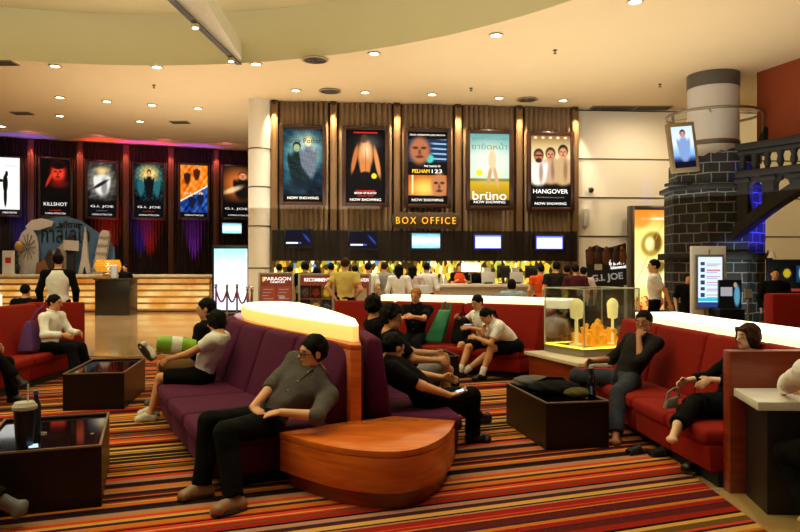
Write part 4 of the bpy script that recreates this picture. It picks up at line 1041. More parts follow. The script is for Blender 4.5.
for q in range(12):
    a = q * PI / 6
    MB().tube([(sx(28), -.02, zat(247, SY)), (sx(28) + .3 * math.cos(a), -.02, zat(247, SY) + .5 * math.sin(a))], .015, 6).build('spoke', mat('card_ink', (120, 108, 96), .7), ac)
tw = cut('leaning_tower', [(92, 277), (101, 233), (104, 230), (109, 231), (110, 235), (104, 277)], PAPW, -.1, .16)
for q in range(5): cut('gallery', [(93 + 1.9 * q - .6, 270 - 8 * q), (93.5 + 1.9 * q - .6, 268 - 8 * q), (106.5 + .9 * q, 268.6 - 8 * q), (106 + .9 * q, 270.6 - 8 * q)], mat('card_shade', (150, 138, 124), .7), -.13, .05, tw)
cut('lattice_tower', [(78, 277), (82, 258), (84.5, 235), (85.5, 226), (86.5, 235), (88.5, 258), (92, 277), (88, 277), (85, 266), (82, 277)], PAPW, -.05, .1)
cut('tilted_house', [(40, 262), (62, 243), (70, 248), (74, 277), (40, 277)], mat('card_cream', (176, 158, 130), .7, var=.2), .08)
MB().blob((sx(20.5), -.1, zat(246.5, SY)), (.16, .16, .2), 3).build('balloon', mat('balloon_tan', (176, 140, 70), .5), t)
bear = MB().blob((sx(17.5), -.2, zat(270, SY)), (.18, .14, .26), 2).blob((sx(17.5), -.2, zat(261, SY)), (.14, .13, .13), 2)
for sg in (-1, 1): bear.blob((sx(17.5) + .1 * sg, -.2, zat(256, SY)), (.05, .04, .1), 2).blob((sx(17.5) + .17 * sg, -.25, zat(268, SY)), (.06, .06, .16), 2).blob((sx(17.5) + .09 * sg, -.25, zat(276, SY)), (.07, .09, .12), 2)
bear.build('figure', mat('figure_green', (40, 54, 40), .7), t)
for px, c_, h0, nm in ((71, (30, 28, 34), 233, 'figure'), (50, (60, 38, 30), 250, 'figure'), (58, (40, 34, 34), 248, 'figure')):
    fb = MB().blob((sx(px), -.02, zat(h0 + 6 + 7, SY)), (.22, .05, .4), 2).blob((sx(px), -.02, zat(h0 + 3.5, SY)), (.1, .05, .13), 2)
    fb.box((sx(px), -.02, (zat(h0 + 16, SY) + 1.2) / 2), (.3, .05, zat(h0 + 16, SY) - 1.2)).build(nm, mat('print_fig_%d' % px, c_, .7), t)
cut('sign_card', [(65, 240), (80, 241), (80, 251), (65, 250)], PAPW, -.12, .03)
cut('props', [(36, 277), (38, 263), (46, 260), (50, 270), (60, 268), (64, 277)], mat('prop_brown', (140, 90, 50), .7, var=.3), -.1)
MB().box((0, .15, .6), (4.2, .6, 1.2)).build('plinth', mat('plinth_dark', (50, 40, 34), .7), t)
text_mesh('กาลิเลโอ', .5, LET_K, 'lettering', bk, (sx(63), .18, zat(233, SY)), 0, width=1.8, height=.7, ext=.01, bold=.0)
text_mesh('หนีตาม', .3, LET_K, 'lettering', bk, (sx(67), .18, zat(224, SY)), 0, width=.75, height=.26, ext=.01, bold=.01)
# little white notice at the picture's far side
t = thing('notice_board', 'small white notice board with red spots beside the film standee', 'notice', ((2 - CX) / FPX * 24.2, 24.6, 1.3))
MB().box((0, 0, .42), (.42, .03, .84)).build('board', mat('notice_white', (226, 220, 214), .6), t); MB().box((0, -.02, .5), (.2, .01, .2)).build('print', mat('notice_red', (190, 50, 44), .6), t)
MB().box((0, .1, .02), (.3, .3, .04)).build('foot', PAPW, t)

# big glowing screen beside the column
SD = 22.6
x0_, x1_ = (212 - CX) / FPX * SD, (249.5 - CX) / FPX * SD; zt_ = zat(245, SD)
t = thing('video_totem', 'tall glowing pale-blue video screen standing beside the white column', 'screen', ((x0_ + x1_) / 2, SD, 0))
w = x1_ - x0_
MB().box((0, .1, zt_ / 2 + .05), (w, .2, zt_ - .1)).build('case', BEZ, t, bevel=.015); MB().box((0, .1, .03), (w + .15, .5, .06)).build('foot', BEZ, t)
def scr_big(U, V):
    I = P_grad(V, [(0, (206, 226, 250)), (.3, (236, 246, 255)), (.7, (206, 240, 250)), (1, (150, 226, 246))]); n = P_noise(U, V, 7, 12); I = P_mix(I, .7 * sm(n, .3, 1.4), (246, 250, 255)); I = P_mix(I, .6 * sm(-n, .6, 1.6), (90, 190, 230)); return P_mix(I, .6 * P_ell(U, V, .1, .15, .25, .2, .9), (226, 190, 230))
printed('screen', w - .14, zt_ - .3, scr_big, paint_mat('big_screen', 1.6), t, (0, -.005, .18), 30, 40)
# stanchions and ropes
CHR = mat('chrome_post', (190, 186, 178), .18, 1.)
ROPE = mat('rope_maroon', (110, 20, 36), .7)
sp = [(216, 21.9), (227, 21.3), (237, 21.6), (247.5, 19.7), (252, 18.9)]
SPW = []
slab = ['first chrome rope post before the glowing screen, nearest the end block', 'second chrome rope post before the glowing screen', 'middle chrome rope post before the glowing screen', 'fourth chrome rope post, at the screen edge by the column', 'chrome rope post at the foot of the white column']
for (px, d_), lb in zip(sp, slab):
    p = Vector(((px - CX) / FPX * d_, d_, 0)); SPW.append(p)
    t = thing('rope_post', lb, 'post', p, 0, 'chrome rope posts')
    MB().lathe([(.17, 0), (.17, .02), (.05, .05)], n=20).build('base', CHR, t); MB().lathe([(.03, .04), (.03, .9), (.045, .91), (.045, .95), (.03, .96)], n=12).build('pole', CHR, t); MB().blob((0, 0, 1.0), (.05, .05, .05), 2).build('finial', CHR, t)
for k, lb in enumerate(('maroon rope sagging between the first two posts before the glowing screen', 'maroon rope sagging at the middle of the glowing screen', 'maroon rope sagging at the screen edge by the column', 'maroon rope running to the foot of the white column')):
    a, c = SPW[k], SPW[k + 1]; m_ = (a + c) / 2
    o = MB().tube([(a + (c - a) * s_) + Vector((0, 0, .88 - .38 * (1 - (2 * s_ - 1) ** 2))) - m_ for s_ in np.linspace(0, 1, 13)], .028, 8).build('barrier_rope', ROPE); o.location = m_; tag(o, lb, 'rope', 'maroon barrier ropes')

# ------------------------------------------------------------------ menu boards
ALU = mat('aluminium_frame', (186, 182, 174), .35, .6)
BRD = mat('board_brown', (98, 38, 24), .5, var=.08, emit=(110, 44, 28), estr=.7)  # emission added to brighten the brown boards
MBX = [((258.5, 294), 272.5, 14.6), ((298, 334.5), 273.5, 14.6), ((340, 371), 273.5, 14.0)]
mlb = ['brown menu board in a pale metal frame headed cineplex, nearest the column', 'brown menu board with food pictures headed recommend', 'brown menu board with white cards standing behind the yellow-shirted man']
hdr = [('PARAGON', 'CINEPLEX'), ('RECOMMEND', ''), ('RECOMMENDATION', '')]
for i, ((p0, p1), py, d_) in enumerate(MBX):
    xa_, xb_ = (p0 - CX) / FPX * d_, (p1 - CX) / FPX * d_; w = xb_ - xa_; zt_ = zat(py, d_)
    t = thing('menu_board', mlb[i], 'board', ((xa_ + xb_) / 2, d_, 0), (.1, -.12, .18)[i], 'brown menu boards')
    b = MB(); fr = .045
    for sg in (-1, 1): b.box((sg * (w / 2 - fr / 2), 0, zt_ / 2), (fr, .06, zt_)).box((sg * (w / 2 - fr / 2), 0, .02), (.06, .5, .04))
    b.box((0, 0, zt_ - fr / 2), (w - 2 * fr, .06, fr)).box((0, 0, .28), (w - 2 * fr, .06, fr)).build('frame', ALU, t, bevel=.006)
    MB().box((0, 0, (zt_ + .26) / 2), (w - 2 * fr, .03, zt_ - .3)).build('panel', BRD, t)
    text_mesh(hdr[i][0], .1, LET_W, 'lettering', t, (.03, -.02, zt_ - .13), 0, width=w * .74, height=.075, ext=.003, bold=.02)
    if hdr[i][1]: text_mesh(hdr[i][1], .1, LET_W, 'lettering', t, (.03, -.02, zt_ - .2), 0, width=w * .42, height=.035, ext=.003, bold=.02)
    if i == 0:
        MB().box((-w * .36, -.02, zt_ - .14), (.03, .01, .1)).build('emblem', LET_Y, t)
        for cx_ in (-.16, .16):
            MB().box((cx_, -.018, zt_ - .6), (.29, .012, .62)).build('price_panel', mat('board_red', (120, 48, 30), .5, emit=(130, 54, 34), estr=.7), t)
            b = MB()
            for q in range(8): b.box((cx_ - .03 * (q % 3), -.026, zt_ - .35 - q * .065), (.2 - .03 * (q % 3), .004, .012))
            b.build('menu_lines', LET_G, t)
        MB().box((.12, -.028, zt_ - .52), (.12, .006, .05)).build('emblem', LET_G, t)
    elif i == 1:
        fc = [(90, 60, 40), (120, 40, 20), (214, 160, 40), (60, 54, 44), (190, 130, 60), (74, 64, 56)]
        for q in range(6):
            cc = fc[q]
            def food(U, V, cc=cc, q=q):
                I = P_fill(U, tuple(v * .45 for v in cc)); I = P_mix(I, P_ell(U, V, .5, .45, .36, .3, .3), cc); return I + (P_noise(U, V, 12, q) * 26)[..., None]
            printed('food_picture', .225, .27, food, paint_mat('food_print', .6), t, (-.23 + .23 * (q % 3), -.02, zt_ - .52 - .29 * (q // 3)), 14, 14)
        text_mesh('OF THE WEEK', .1, LET_W, 'lettering', t, (.1, -.02, zt_ - .9), 0, width=w * .5, height=.04, ext=.003, bold=.02)
    else:
        for q in range(4): MB().box((-.12 + .24 * (q % 2), -.02, zt_ - .42 - .36 * (q // 2)), (.2, .012, .24)).build('card', PAPW, t)

# ------------------------------------------------------------------ box office counter and its glittering backdrop
def bokeh():
    m = bpy.data.materials.new('glitter_wall'); m.use_nodes = True; nt = m.node_tree; b = nt.nodes['Principled BSDF']
    tc = nt.nodes.new('ShaderNodeTexCoord'); mp = nt.nodes.new('ShaderNodeMapping'); mp.inputs['Scale'].default_value = (9, 9, 5)
    vo = nt.nodes.new('ShaderNodeTexVoronoi'); vo.inputs['Scale'].default_value = 1.2
    rp = nt.nodes.new('ShaderNodeValToRGB'); rp.color_ramp.interpolation = 'CONSTANT'
    cs = [(0, (44, 34, 12)), (.2, (236, 200, 60)), (.36, (110, 84, 20)), (.5, (255, 244, 190)), (.6, (150, 140, 40)), (.7, (214, 160, 40)), (.8, (60, 44, 14)), (.88, (80, 140, 190)), (.93, (190, 210, 90))]
    e = rp.color_ramp.elements; e[0].position = 0; e[0].color = (*lin(cs[0][1]), 1); e[1].position = cs[1][0]; e[1].color = (*lin(cs[1][1]), 1)
    for p, c in cs[2:]:
        q = e.new(p); q.color = (*lin(c), 1)
    sp_ = nt.nodes.new('ShaderNodeSeparateColor')
    nt.links.new(tc.outputs['Object'], mp.inputs['Vector']); nt.links.new(mp.outputs['Vector'], vo.inputs['Vector']); nt.links.new(vo.outputs['Color'], sp_.inputs['Color']); nt.links.new(sp_.outputs['Red'], rp.inputs['Fac'])
    nt.links.new(rp.outputs['Color'], b.inputs['Emission Color']); nt.links.new(rp.outputs['Color'], b.inputs['Base Color'])
    b.inputs['Emission Strength'].default_value = .8; b.inputs['Roughness'].default_value = .3
    return m
xa, ya = on_wall(BA, BB, 274, .2); xb, yb = on_wall(BA, BB, 553, .2)
o = MB().box((0, 0, 0), (math.hypot(xb - xa, yb - ya), .06, 1.1)).build('glitter_backdrop', bokeh()); o.location = ((xa + xb) / 2 + .03, (ya + yb) / 2 - .12, 1.2); o.rotation_euler = (0, 0, ANG_B)
tag(o, 'glittering gold bead backdrop lit behind the ticket counter', 'backdrop', kind='stuff')
xl, xr = -3.3, 4.4; cy_ = 18.6
t = thing('ticket_counter', 'long white speckled stone ticket counter under the yellow sign', 'counter', ((xl + xr) / 2, cy_, 0), .06)
MB().box((0, .3, .52), (xr - xl, .6, 1.04)).build('body', mat('counter_white', (186, 178, 164), .4, var=.35, vscale=18), t, bevel=.01)
MB().box((0, .27, 1.08), (xr - xl + .1, .75, .08)).build('worktop', mat('counter_top_white', (232, 226, 214), .25), t, bevel=.015)
def scr_pos(U, V):
    I = P_fill(U, (120, 214, 226)); I = P_mix(I, P_ell(U, V, .35, .5, .2, .25, .3), (226, 246, 246)); return P_mix(I, P_ell(U, V, .68, .5, .16, .2, .3), (246, 250, 240))
for (pc, lb) in ((489.5, 'cyan-screened ticket terminal on the counter nearest the white lamp'), (518.5, 'cyan-screened ticket terminal on the counter nearest the orange-shirted customer')):
    x_ = (pc - CX) / FPX * 18.6; y_ = cy_ + x_ * .06 - .03
    t = thing('ticket_terminal', lb, 'terminal', (x_, y_ + .05, 1.125), .06, 'ticket terminals')
    MB().box((0, .08, .16), (.36, .06, .3), 0, -.2).build('case', mat('terminal_grey', (206, 206, 200), .4), t, bevel=.01)
    s_ = printed('screen', .3, .22, scr_pos, SCREEN, t, (0, .035, .06), 16, 12); s_.rotation_euler = (-.2, 0, 0)
    MB().box((0, .1, .02), (.22, .2, .04)).build('foot', BEZ, t)
    MB().box((0, .2, .36), (.2, .03, .14)).box((0, .2, .2), (.03, .03, .3)).build('customer_display', mat('terminal_grey', (206, 206, 200), .4), t)
    t = thing('computer_monitor', lb.replace('cyan-screened ticket terminal', 'black flat monitor seen beside the ticket terminal'), 'monitor', (x_ + .42, y_ + .25, 1.125), -.5, 'black counter monitors')
    MB().box((0, 0, .32), (.36, .04, .34)).build('panel', BEZ, t, bevel=.01); MB().box((0, .03, .08), (.05, .03, .16)).box((0, 0, .01), (.22, .18, .02)).build('stand', BEZ, t)
x_ = (472 - CX) / FPX * 18.5
t = thing('table_lamp', 'white rectangular lamp glowing on the ticket counter beside the cashier', 'lamp', (x_, cy_ + .2, 1.125))
MB().lathe([(.12, 0), (.12, .02), (.02, .03), (.02, .34)], n=16).build('base', CHR, t)
MB().box((0, 0, .44), (.5, .2, .24)).build('lamp_shade', mat('shade_lit', (250, 240, 214), .6, emit=(255, 240, 210), estr=1.6, var=0), t, bevel=.02)
BTL = mat('bottle_pale', (190, 186, 170), .3); 
for k in range(5):
    o = MB().lathe([(.04, 0), (.045, .02), (.045, .14), (.02, .2), (.02, .24)], n=12).build('bottle', BTL); x_ = .75 + k * .12; o.location = (x_ , cy_ + .18 + .02 * k, 1.122); tag(o, 'small pale bottle in the row on the ticket counter before the cashier', 'bottle', 'bottles on the ticket counter')

# ------------------------------------------------------------------ right background
x, y = on_wall(RA, RB, 590, .02)
t = thing('dome_camera', 'small dome security camera on the white panelled wall', 'camera', (x, y, zat(190.5, y)), ANG_R)
MB().box((0, -.03, .05), (.1, .06, .1)).build('mount', PAPW, t); MB().blob((0, -.12, 0), (.08, .08, .09), 2).build('dome', BEZ, t)
x, y = on_wall(RA, RB, 585, .0)
t = thing('wall_speaker', 'narrow grey loudspeaker on the white wall under the dome camera', 'speaker', (x, y - .1, zat(218, y)), ANG_R)
MB().box((0, 0, 0), (.17, .18, .58), 0, 0, .05).build('case', mat('speaker_grey', (176, 172, 164), .5), t, bevel=.04)
x0_, y0_ = on_wall(RA, RB, 629, .45); x1_, y1_ = on_wall(RA, RB, 676, .45); w = math.hypot(x1_ - x0_, y1_ - y0_)
t = thing('advertising_light_box', 'tall golden glowing advertising light box with watch-like pictures beside the castle tower', 'light box', ((x0_ + x1_) / 2, (y0_ + y1_) / 2, 0), ANG_R)
zt_ = zat(206, y0_); zb_ = .25
b = MB()
for (c_, s_) in (((-w / 2 + .06, 0, (zt_) / 2), (.12, .3, zt_)), ((w / 2 - .06, 0, zt_ / 2), (.12, .3, zt_)), ((0, 0, zt_ - .06), (w - .24, .3, .12)), ((0, 0, .13), (w - .24, .3, .26))): b.box(c_, s_)
b.build('frame', mat('frame_bronze', (84, 74, 66), .35, .6), t, bevel=.01)
def gold(U, V):
    I = P_grad(V, [(0, (236, 150, 60)), (.12, (250, 210, 110)), (.3, (255, 244, 180)), (.8, (252, 226, 120)), (1, (214, 130, 40))]); I = P_mix(I, .9 * P_ell(U, V, .45, .66, .34, .16, .25, .2), (240, 220, 130)); I = P_mix(I, P_ell(U, V, .47, .66, .27, .12, .15, .2), (170, 140, 50))
    I = P_mix(I, .8 * P_ell(U, V, .6, .68, .1, .09, .3), (90, 60, 20)); I = P_mix(I, .8 * P_ell(U, V, .6, .42, .24, .08, .2, .3), (190, 160, 70)); I = P_mix(I, .7 * P_rect(U, V, .2, .9, .8, .93), (255, 250, 220))
    I = P_mix(I, P_ell(U, V, .42, .66, .12, .07, .3, .2), (240, 226, 160)); I = P_mix(I, .9 * P_ell(U, V, .66, .43, .14, .05, .2, .3), (110, 84, 30)); I = P_mix(I, .7 * P_ell(U, V, .15, .92, .3, .1, .3), (226, 130, 40)); I = P_mix(I, .6 * (np.abs(V - .2 - .9 * U) < .012).astype(float), (214, 150, 60))
    return P_mix(I, P_rect(U, V, 0, 0, 1, .14) * sm(P_noise(U, V, 40, 2), .0, .5), (170, 50, 20))
MB().box((0, .06, (zt_ + .2) / 2), (w - .24, .1, zt_ - .3)).build('back_panel', DARKW, t)
printed('print', w - .24, zt_ - .38, gold, paint_mat('gold_print', 1.25), t, (0, -.03, .26), 40, 80)
# dark film standee before the white wall
GD = 19.0
t = thing('film_standee', 'dark film standee with brown figures and slanted white letters before the white wall', 'standee', ((606 - CX) / FPX * GD, GD, 0))
sx = lambda px: (px - CX) / FPX * GD - t.location.x
p = [(sx(a), zat(b_, GD)) for a, b_ in ((586, 250), (592, 247), (597, 245), (603, 248), (612, 247), (626, 243), (627, 285), (588, 285))][::-1]
MB().prism(p, 0, .08, MY).build('board', mat('standee_black', (22, 18, 18), .6), t)
for px, c_ in ((590, (84, 44, 24)), (598, (58, 32, 20)), (606, (96, 52, 28)), (616, (64, 36, 22)), (622, (110, 60, 30))):
    MB().blob((sx(px), -.02, zat(257, GD)), (.13, .04, .22), 2).blob((sx(px), -.02, zat(249.5, GD)), (.07, .04, .09), 2).build('figure', mat('standee_fig_%d' % px, c_, .6), t)
text_mesh('G.I. JOE', .3, LET_G, 'lettering', t, (sx(607), -.03, zat(278, GD)), 0, width=.85, height=.24, ext=.01, bold=.02).rotation_euler = (0, -.1, 0)
text_mesh('6 สิงหา', .3, LET_W, 'lettering', t, (sx(616), -.03, zat(262, GD)), 0, width=.4, height=.16, ext=.01, bold=.02).rotation_euler = (0, -.1, 0)
text_mesh('ในโรงภาพยนตร์', .3, LET_W, 'lettering', t, (sx(618), -.03, zat(267, GD)), 0, width=.42, height=.09, ext=.01, bold=.01).rotation_euler = (0, -.1, 0)
MB().box((0, .3, .55), (1.0, .5, 1.1)).build('plinth', mat('plinth_dark', (50, 40, 34), .7), t)
MB().box((sx(598), -.03, zat(267, GD)), (.2, .02, .16)).build('card', PAPW, t)
# info kiosk
KD = 14.
x0_, x1_ = (693 - CX) / FPX * KD, (727 - CX) / FPX * KD; w = x1_ - x0_; zt_ = zat(246, KD)
t = thing('info_kiosk', 'pale floor-standing kiosk with a lit timetable screen before the castle tower', 'kiosk', ((x0_ + x1_) / 2, KD, 0), 0)
MB().box((0, .1, zt_ / 2), (w, .12, zt_)).build('back_panel', mat('kiosk_grey', (222, 220, 216), .35), t, bevel=.01)
MB().box((0, .1, .02), (w + .2, .6, .04)).build('foot', ALU, t)
MB().box((-.02, -.0, 1.28), (.56, .1, 1.1)).build('screen_case', mat('kiosk_silver', (150, 148, 144), .3, .6), t, bevel=.02)
def timetable(U, V):
    I = P_fill(U, (214, 232, 248))
    for q in range(6):
        v0 = .9 - q * .125; I = P_mix(I, P_rect(U, V, .1, v0 - .07, .28, v0), (50, 60, 90)); I = P_mix(I, P_rect(U, V, .34, v0 - .05, .92, v0 - .03), (214, 120, 130)); I = P_mix(I, P_rect(U, V, .34, v0 - .085, .8, v0 - .07), (150, 170, 214))
    I = P_mix(I, P_rect(U, V, 0, .12, 1, .18), (50, 190, 214)); return P_mix(I, P_rect(U, V, 0, 0, 1, .1), (40, 60, 120))
printed('screen', .48, 1.0, timetable, paint_mat('soft_screen', 1.1), t, (-.02, -.055, .78), 40, 60)
MB().box((0, .03, zt_ - .12), (.03, .01, .1)).build('emblem', mat('emblem_gold', (190, 140, 60), .4), t)
MB().tube([(-.1, 0, .04), (-.1, 0, .84)], .025).tube([(.06, 0, .04), (.06, 0, .84)], .025).build('leg', STEEL, t)
# small leaflet stand
t = thing('leaflet_stand', 'small black display with a bright figure picture and white card beside the kiosk', 'display', ((731 - CX) / FPX * 13.6, 13.6, 0))
def leaf(U, V):
    I = P_fill(U, (16, 14, 18)); I = P_mix(I, P_ell(U, V, .8, .45, .14, .4, .3), (110, 190, 230)); I = P_mix(I, P_ell(U, V, .72, .85, .08, .1, .3), (226, 190, 150)); return P_mix(I, P_rect(U, V, .04, .45, .6, .78), (200, 200, 206))
MB().box((0, .06, 1.05), (.44, .06, .56)).build('panel', BEZ, t); printed('print', .42, .52, leaf, paint_mat('food_print', .6), t, (0, .02, .79), 24, 30)
MB().box((0, .2, .38), (.5, .5, .76)).build('stand', BEZ, t, bevel=.01)
# concession poster and desk lamp by the far red sofa
PD = 16.
t = thing('concession_board', 'black advertising board with a yellow smiling disc and cyan picture under the bridge', 'board', ((795 - CX) / FPX * PD, PD, 0), -.1)
def conc(U, V):
    I = P_fill(U, (14, 14, 14)); I = P_mix(I, P_ell(U, V, .35, .72, .07, .1, .15), (226, 200, 40)); I = P_mix(I, P_rect(U, V, .52, .52, .74, .9), (20, 70, 110)); I = P_mix(I, P_ell(U, V, .63, .72, .06, .14, .3), (150, 230, 240))
    I = P_mix(I, P_ell(U, V, .3, .2, .1, .16, .4), (190, 80, 20)); return P_mix(I, P_rect(U, V, .42, .34, .82, .38), (190, 60, 40))
MB().box((0, .05, 1.2), (1.2, .08, 1.1)).box((0, .05, .33), (.8, .3, .66)).build('board', BEZ, t); printed('print', 1.16, 1.06, conc, paint_mat('food_print', .6), t, (0, .0, .67), 40, 36)
text_mesh('SWEET', .1, LET_R, 'lettering', t, (.12, -.01, .8), 0, width=.5, height=.08, ext=.004, bold=.02)
t = thing('desk_lamp', 'small white swing-arm lamp clipped at the tower corner beside the bridge', 'lamp', ((768 - CX) / FPX * 15.6, 15.6, 0))
MB().tube([(0, 0, 0), (0, 0, 1.4), (-.03, 0, 1.7), (.0, 0, 1.95)], .02).lathe([(.18, 0), (.18, .03), (.03, .05)], n=18).build('stand', BEZ, t)
MB().lathe([(.03, .12), (.05, .08), (.1, -.04), (.09, -.04), (.04, .06)], (.06, -.05, 1.82), 18).build('lamp_shade', mat('lamp_white', (220, 214, 200), .4), t)
t = thing('queue_post', 'slim silver post with a small sign between the kiosk and the far red sofa', 'post', ((748 - CX) / FPX * 11.5, 11.5, 0))
MB().lathe([(.15, 0), (.15, .02), (.02, .04), (.02, 1.05)], n=14).build('pole', CHR, t); MB().box((0, 0, 1.15), (.12, .03, .14)).build('sign_head', ALU, t)
# ------------------------------------------------------------------ striped carpet
CA_ = math.radians(20)
pal = [((14, 10, 12), 24), ((168, 36, 24), 13), ((222, 122, 40), 16), ((232, 176, 84), 18), ((104, 30, 26), 10), ((64, 34, 54), 10), ((232, 70, 44), 8), ((196, 140, 110), 5), ((120, 84, 40), 6), ((44, 22, 30), 8)]
bag = [c for c, n in pal for _ in range(n)]
bm = bmesh.new(); cl_ = bm.loops.layers.float_color.new('print')
u1 = Vector((math.cos(CA_), math.sin(CA_), 0)); v1 = Vector((-math.sin(CA_), math.cos(CA_), 0))
v = -4.; last = None; rr_ = random.Random(11)
while v < 16.:
    wd = rr_.choice((.018, .022, .03, .03, .045, .06, .075)); c = rr_.choice(bag)
    while c == last: c = rr_.choice(bag)
    last = c; lc = (*[q * .72 for q in lin(c)], 1)
    vs = [bm.verts.new(u1 * a + v1 * b + Vector((0, 0, .012))) for a, b in ((-14, v), (14, v), (14, v + wd), (-14, v + wd))]
    f = bm.faces.new(vs)
    for lp in f.loops: lp[cl_] = lc
    v += wd
cpoly = [(-6.8, -2), (2.2, -2), (2.26, 5), (2.3, 8.2), (2.4, 12.2), (-2.0, 12.6), (-6.2, 12.3)]
for i in range(len(cpoly)):
    a = Vector((*cpoly[i], 0)); b = Vector((*cpoly[(i + 1) % len(cpoly)], 0)); d = (b - a).normalized(); n = Vector((d.y, -d.x, 0))
    bmesh.ops.bisect_plane(bm, geom=bm.verts[:] + bm.edges[:] + bm.faces[:], plane_co=a, plane_no=n, clear_outer=True)
me = bpy.data.meshes.new('carpet'); bm.to_mesh(me); bm.free()
cm = paint_mat('woven_stripes', 0, .95); nt = cm.node_tree; b = nt.nodes['Principled BSDF']; b.inputs['Specular IOR Level'].default_value = .1
nz = nt.nodes.new('ShaderNodeTexNoise'); nz.inputs['Scale'].default_value = 90; tc = nt.nodes.new('ShaderNodeTexCoord'); bp = nt.nodes.new('ShaderNodeBump'); bp.inputs['Strength'].default_value = .5; bp.inputs['Distance'].default_value = .01
nt.links.new(tc.outputs['Object'], nz.inputs['Vector']); nt.links.new(nz.outputs['Fac'], bp.inputs['Height']); nt.links.new(bp.outputs['Normal'], b.inputs['Normal'])
tag(link('carpet', me, cm), 'carpet of thin red, orange, yellow, purple and black stripes over the stone floor', 'carpet')

# ------------------------------------------------------------------ sofas
PURP = mat('purple_velvet', (76, 16, 54), .85, var=.12, vscale=6, sheen=.2, spec=.2, bump=.08)
REDF = mat('red_velvet', (134, 22, 8), .85, var=.1, vscale=6, sheen=.15, spec=.2, bump=.08)
WOODO = wood_mat('cherry_veneer', (184, 78, 20), (220, 112, 38), .28, 2.2, (1, 1, 9))
WOODT = wood_mat('cherry_top', (196, 90, 26), (232, 126, 46), .25, 1.2, (1.5, 6, 1))
WOODD = wood_mat('cherry_dark', (112, 40, 14), (146, 58, 22), .3, 2.2, (1, 1, 9))
ACRY = mat('lit_acrylic', (255, 246, 220), .35, emit=(255, 236, 180), estr=1.5, var=.02)
ACRYS = mat('lit_acrylic_side', (250, 220, 140), .35, emit=(250, 206, 110), estr=.8, var=.1)
ACRYW = mat('lit_acrylic_white', (255, 250, 240), .35, emit=(255, 244, 222), estr=1.9, var=.02)
ACRYB = mat('lit_acrylic_front', (255, 246, 220), .35, emit=(255, 236, 186), estr=1.15, var=.04)
PLIN = mat('plinth_black', (18, 14, 13), .7)

def V3(p, z): return Vector((p[0], p[1], z))
def sofa_unit(root, T0, T1, F0, F1, mat_, zs=.415, zb=.98, th=.14, back_off=.22, gap=.006):
    """one seat: T = top front edge of the backrest, F = front edge of the seat"""
    T0, T1, F0, F1 = [Vector(p) for p in (T0, T1, F0, F1)]
    d = (T1 - T0).normalized(); T0, T1 = T0 + d * gap, T1 - d * gap; df = (F1 - F0).normalized(); F0, F1 = F0 + df * gap, F1 - df * gap
    o0, o1 = (F0 - T0).normalized(), (F1 - T1).normalized()
    J0, J1 = T0 + o0 * back_off, T1 + o1 * back_off
    MB().hexa([V3(F0 - o0 * .05, .1), V3(F1 - o1 * .05, .1), V3(J1, .1), V3(J0, .1)], [V3(F0 - o0 * .03, .3), V3(F1 - o1 * .03, .3), V3(J1, .3), V3(J0, .3)]).world('seat_base', mat_, root, bevel=.02)
    MB().hexa([V3(F0, .29), V3(F1, .29), V3(J1 - o1 * .12, .29), V3(J0 - o0 * .12, .29)], [V3(F0, zs), V3(F1, zs), V3(J1 - o1 * .12, zs - .02), V3(J0 - o0 * .12, zs - .02)]).world('seat_cushion', mat_, root, bevel=.045, seg=3)
    MB().hexa([V3(J0, zs - .06), V3(J1, zs - .06), V3(T1 - o1 * th, zs - .06), V3(T0 - o0 * th, zs - .06)], [V3(T0, zb), V3(T1, zb), V3(T1 - o1 * th, zb), V3(T0 - o0 * th, zb)]).world('backrest', mat_, root, bevel=.04, seg=3)

# the purple island
isl = thing('island_sofa', 'wedge-shaped purple island sofa around a glowing cream light box', 'sofa', (-.9, 7., 0))
T = [(-.39, 5.49), (-.92, 6.2), (-1.32, 6.82), (-1.68, 7.42), (-1.98, 8.05), (-2.15, 8.75)]
F = [(-1.36, 4.86), (-1.75, 5.62), (-2.1, 6.3), (-2.44, 7.03), (-2.72, 7.75), (-2.9, 8.6)]
for i in range(5): sofa_unit(isl, T[i], T[i + 1], F[i], F[i + 1], PURP, zb=.985)
R_ = [(-.15, 5.66), (-.29, 6.4), (-.44, 7.1), (-.62, 7.8), (-.85, 8.5)]
S_ = [(.5, 5.5), (.38, 6.25), (.24, 7.0), (.1, 7.8), (-.15, 8.7)]
for i in range(4): sofa_unit(isl, R_[i], R_[i + 1], S_[i], S_[i + 1], PURP, zb=1.02, th=.12, back_off=.1)
core = [(-.385, 5.42), (-.30, 5.42), (-.36, 6.2), (-.54, 7.1), (-.74, 7.85), (-.97, 8.55), (-1.15, 9.1), (-1.5, 9.55), (-1.9, 9.5), (-2.12, 9.1), (-2.05, 8.6), (-1.86, 8.05), (-1.56, 7.44), (-1.2, 6.84), (-.8, 6.22)]
MB().prism(core, 0, .95).prism([(p[0] * 1.0, p[1]) for p in core], .951, .99).world('wood_core', WOODO, isl, bevel=.008)
drum = [(-.375, 5.62), (-.335, 5.66), (-.4, 6.25), (-.6, 7.0), (-.83, 7.75), (-1.08, 8.45), (-1.3, 9.0), (-1.55, 9.3), (-1.8, 9.3), (-1.95, 9.05), (-1.95, 8.6), (-1.76, 8.0), (-1.45, 7.35), (-1.06, 6.68), (-.66, 6.05)]
lbx = MB().prism(drum, .99, 1.112).world('light_box', ACRYS, isl, bevel=.004, seg=2)
lid_ = MB().prism(drum, 1.1125, 1.132).world('light_lid', ACRY, isl, bevel=.008, seg=3)
MB().prism([(p[0] * .97 - .03, p[1] * .985 + .11) for p in core], 0.0, .1).world('plinth', PLIN, isl)
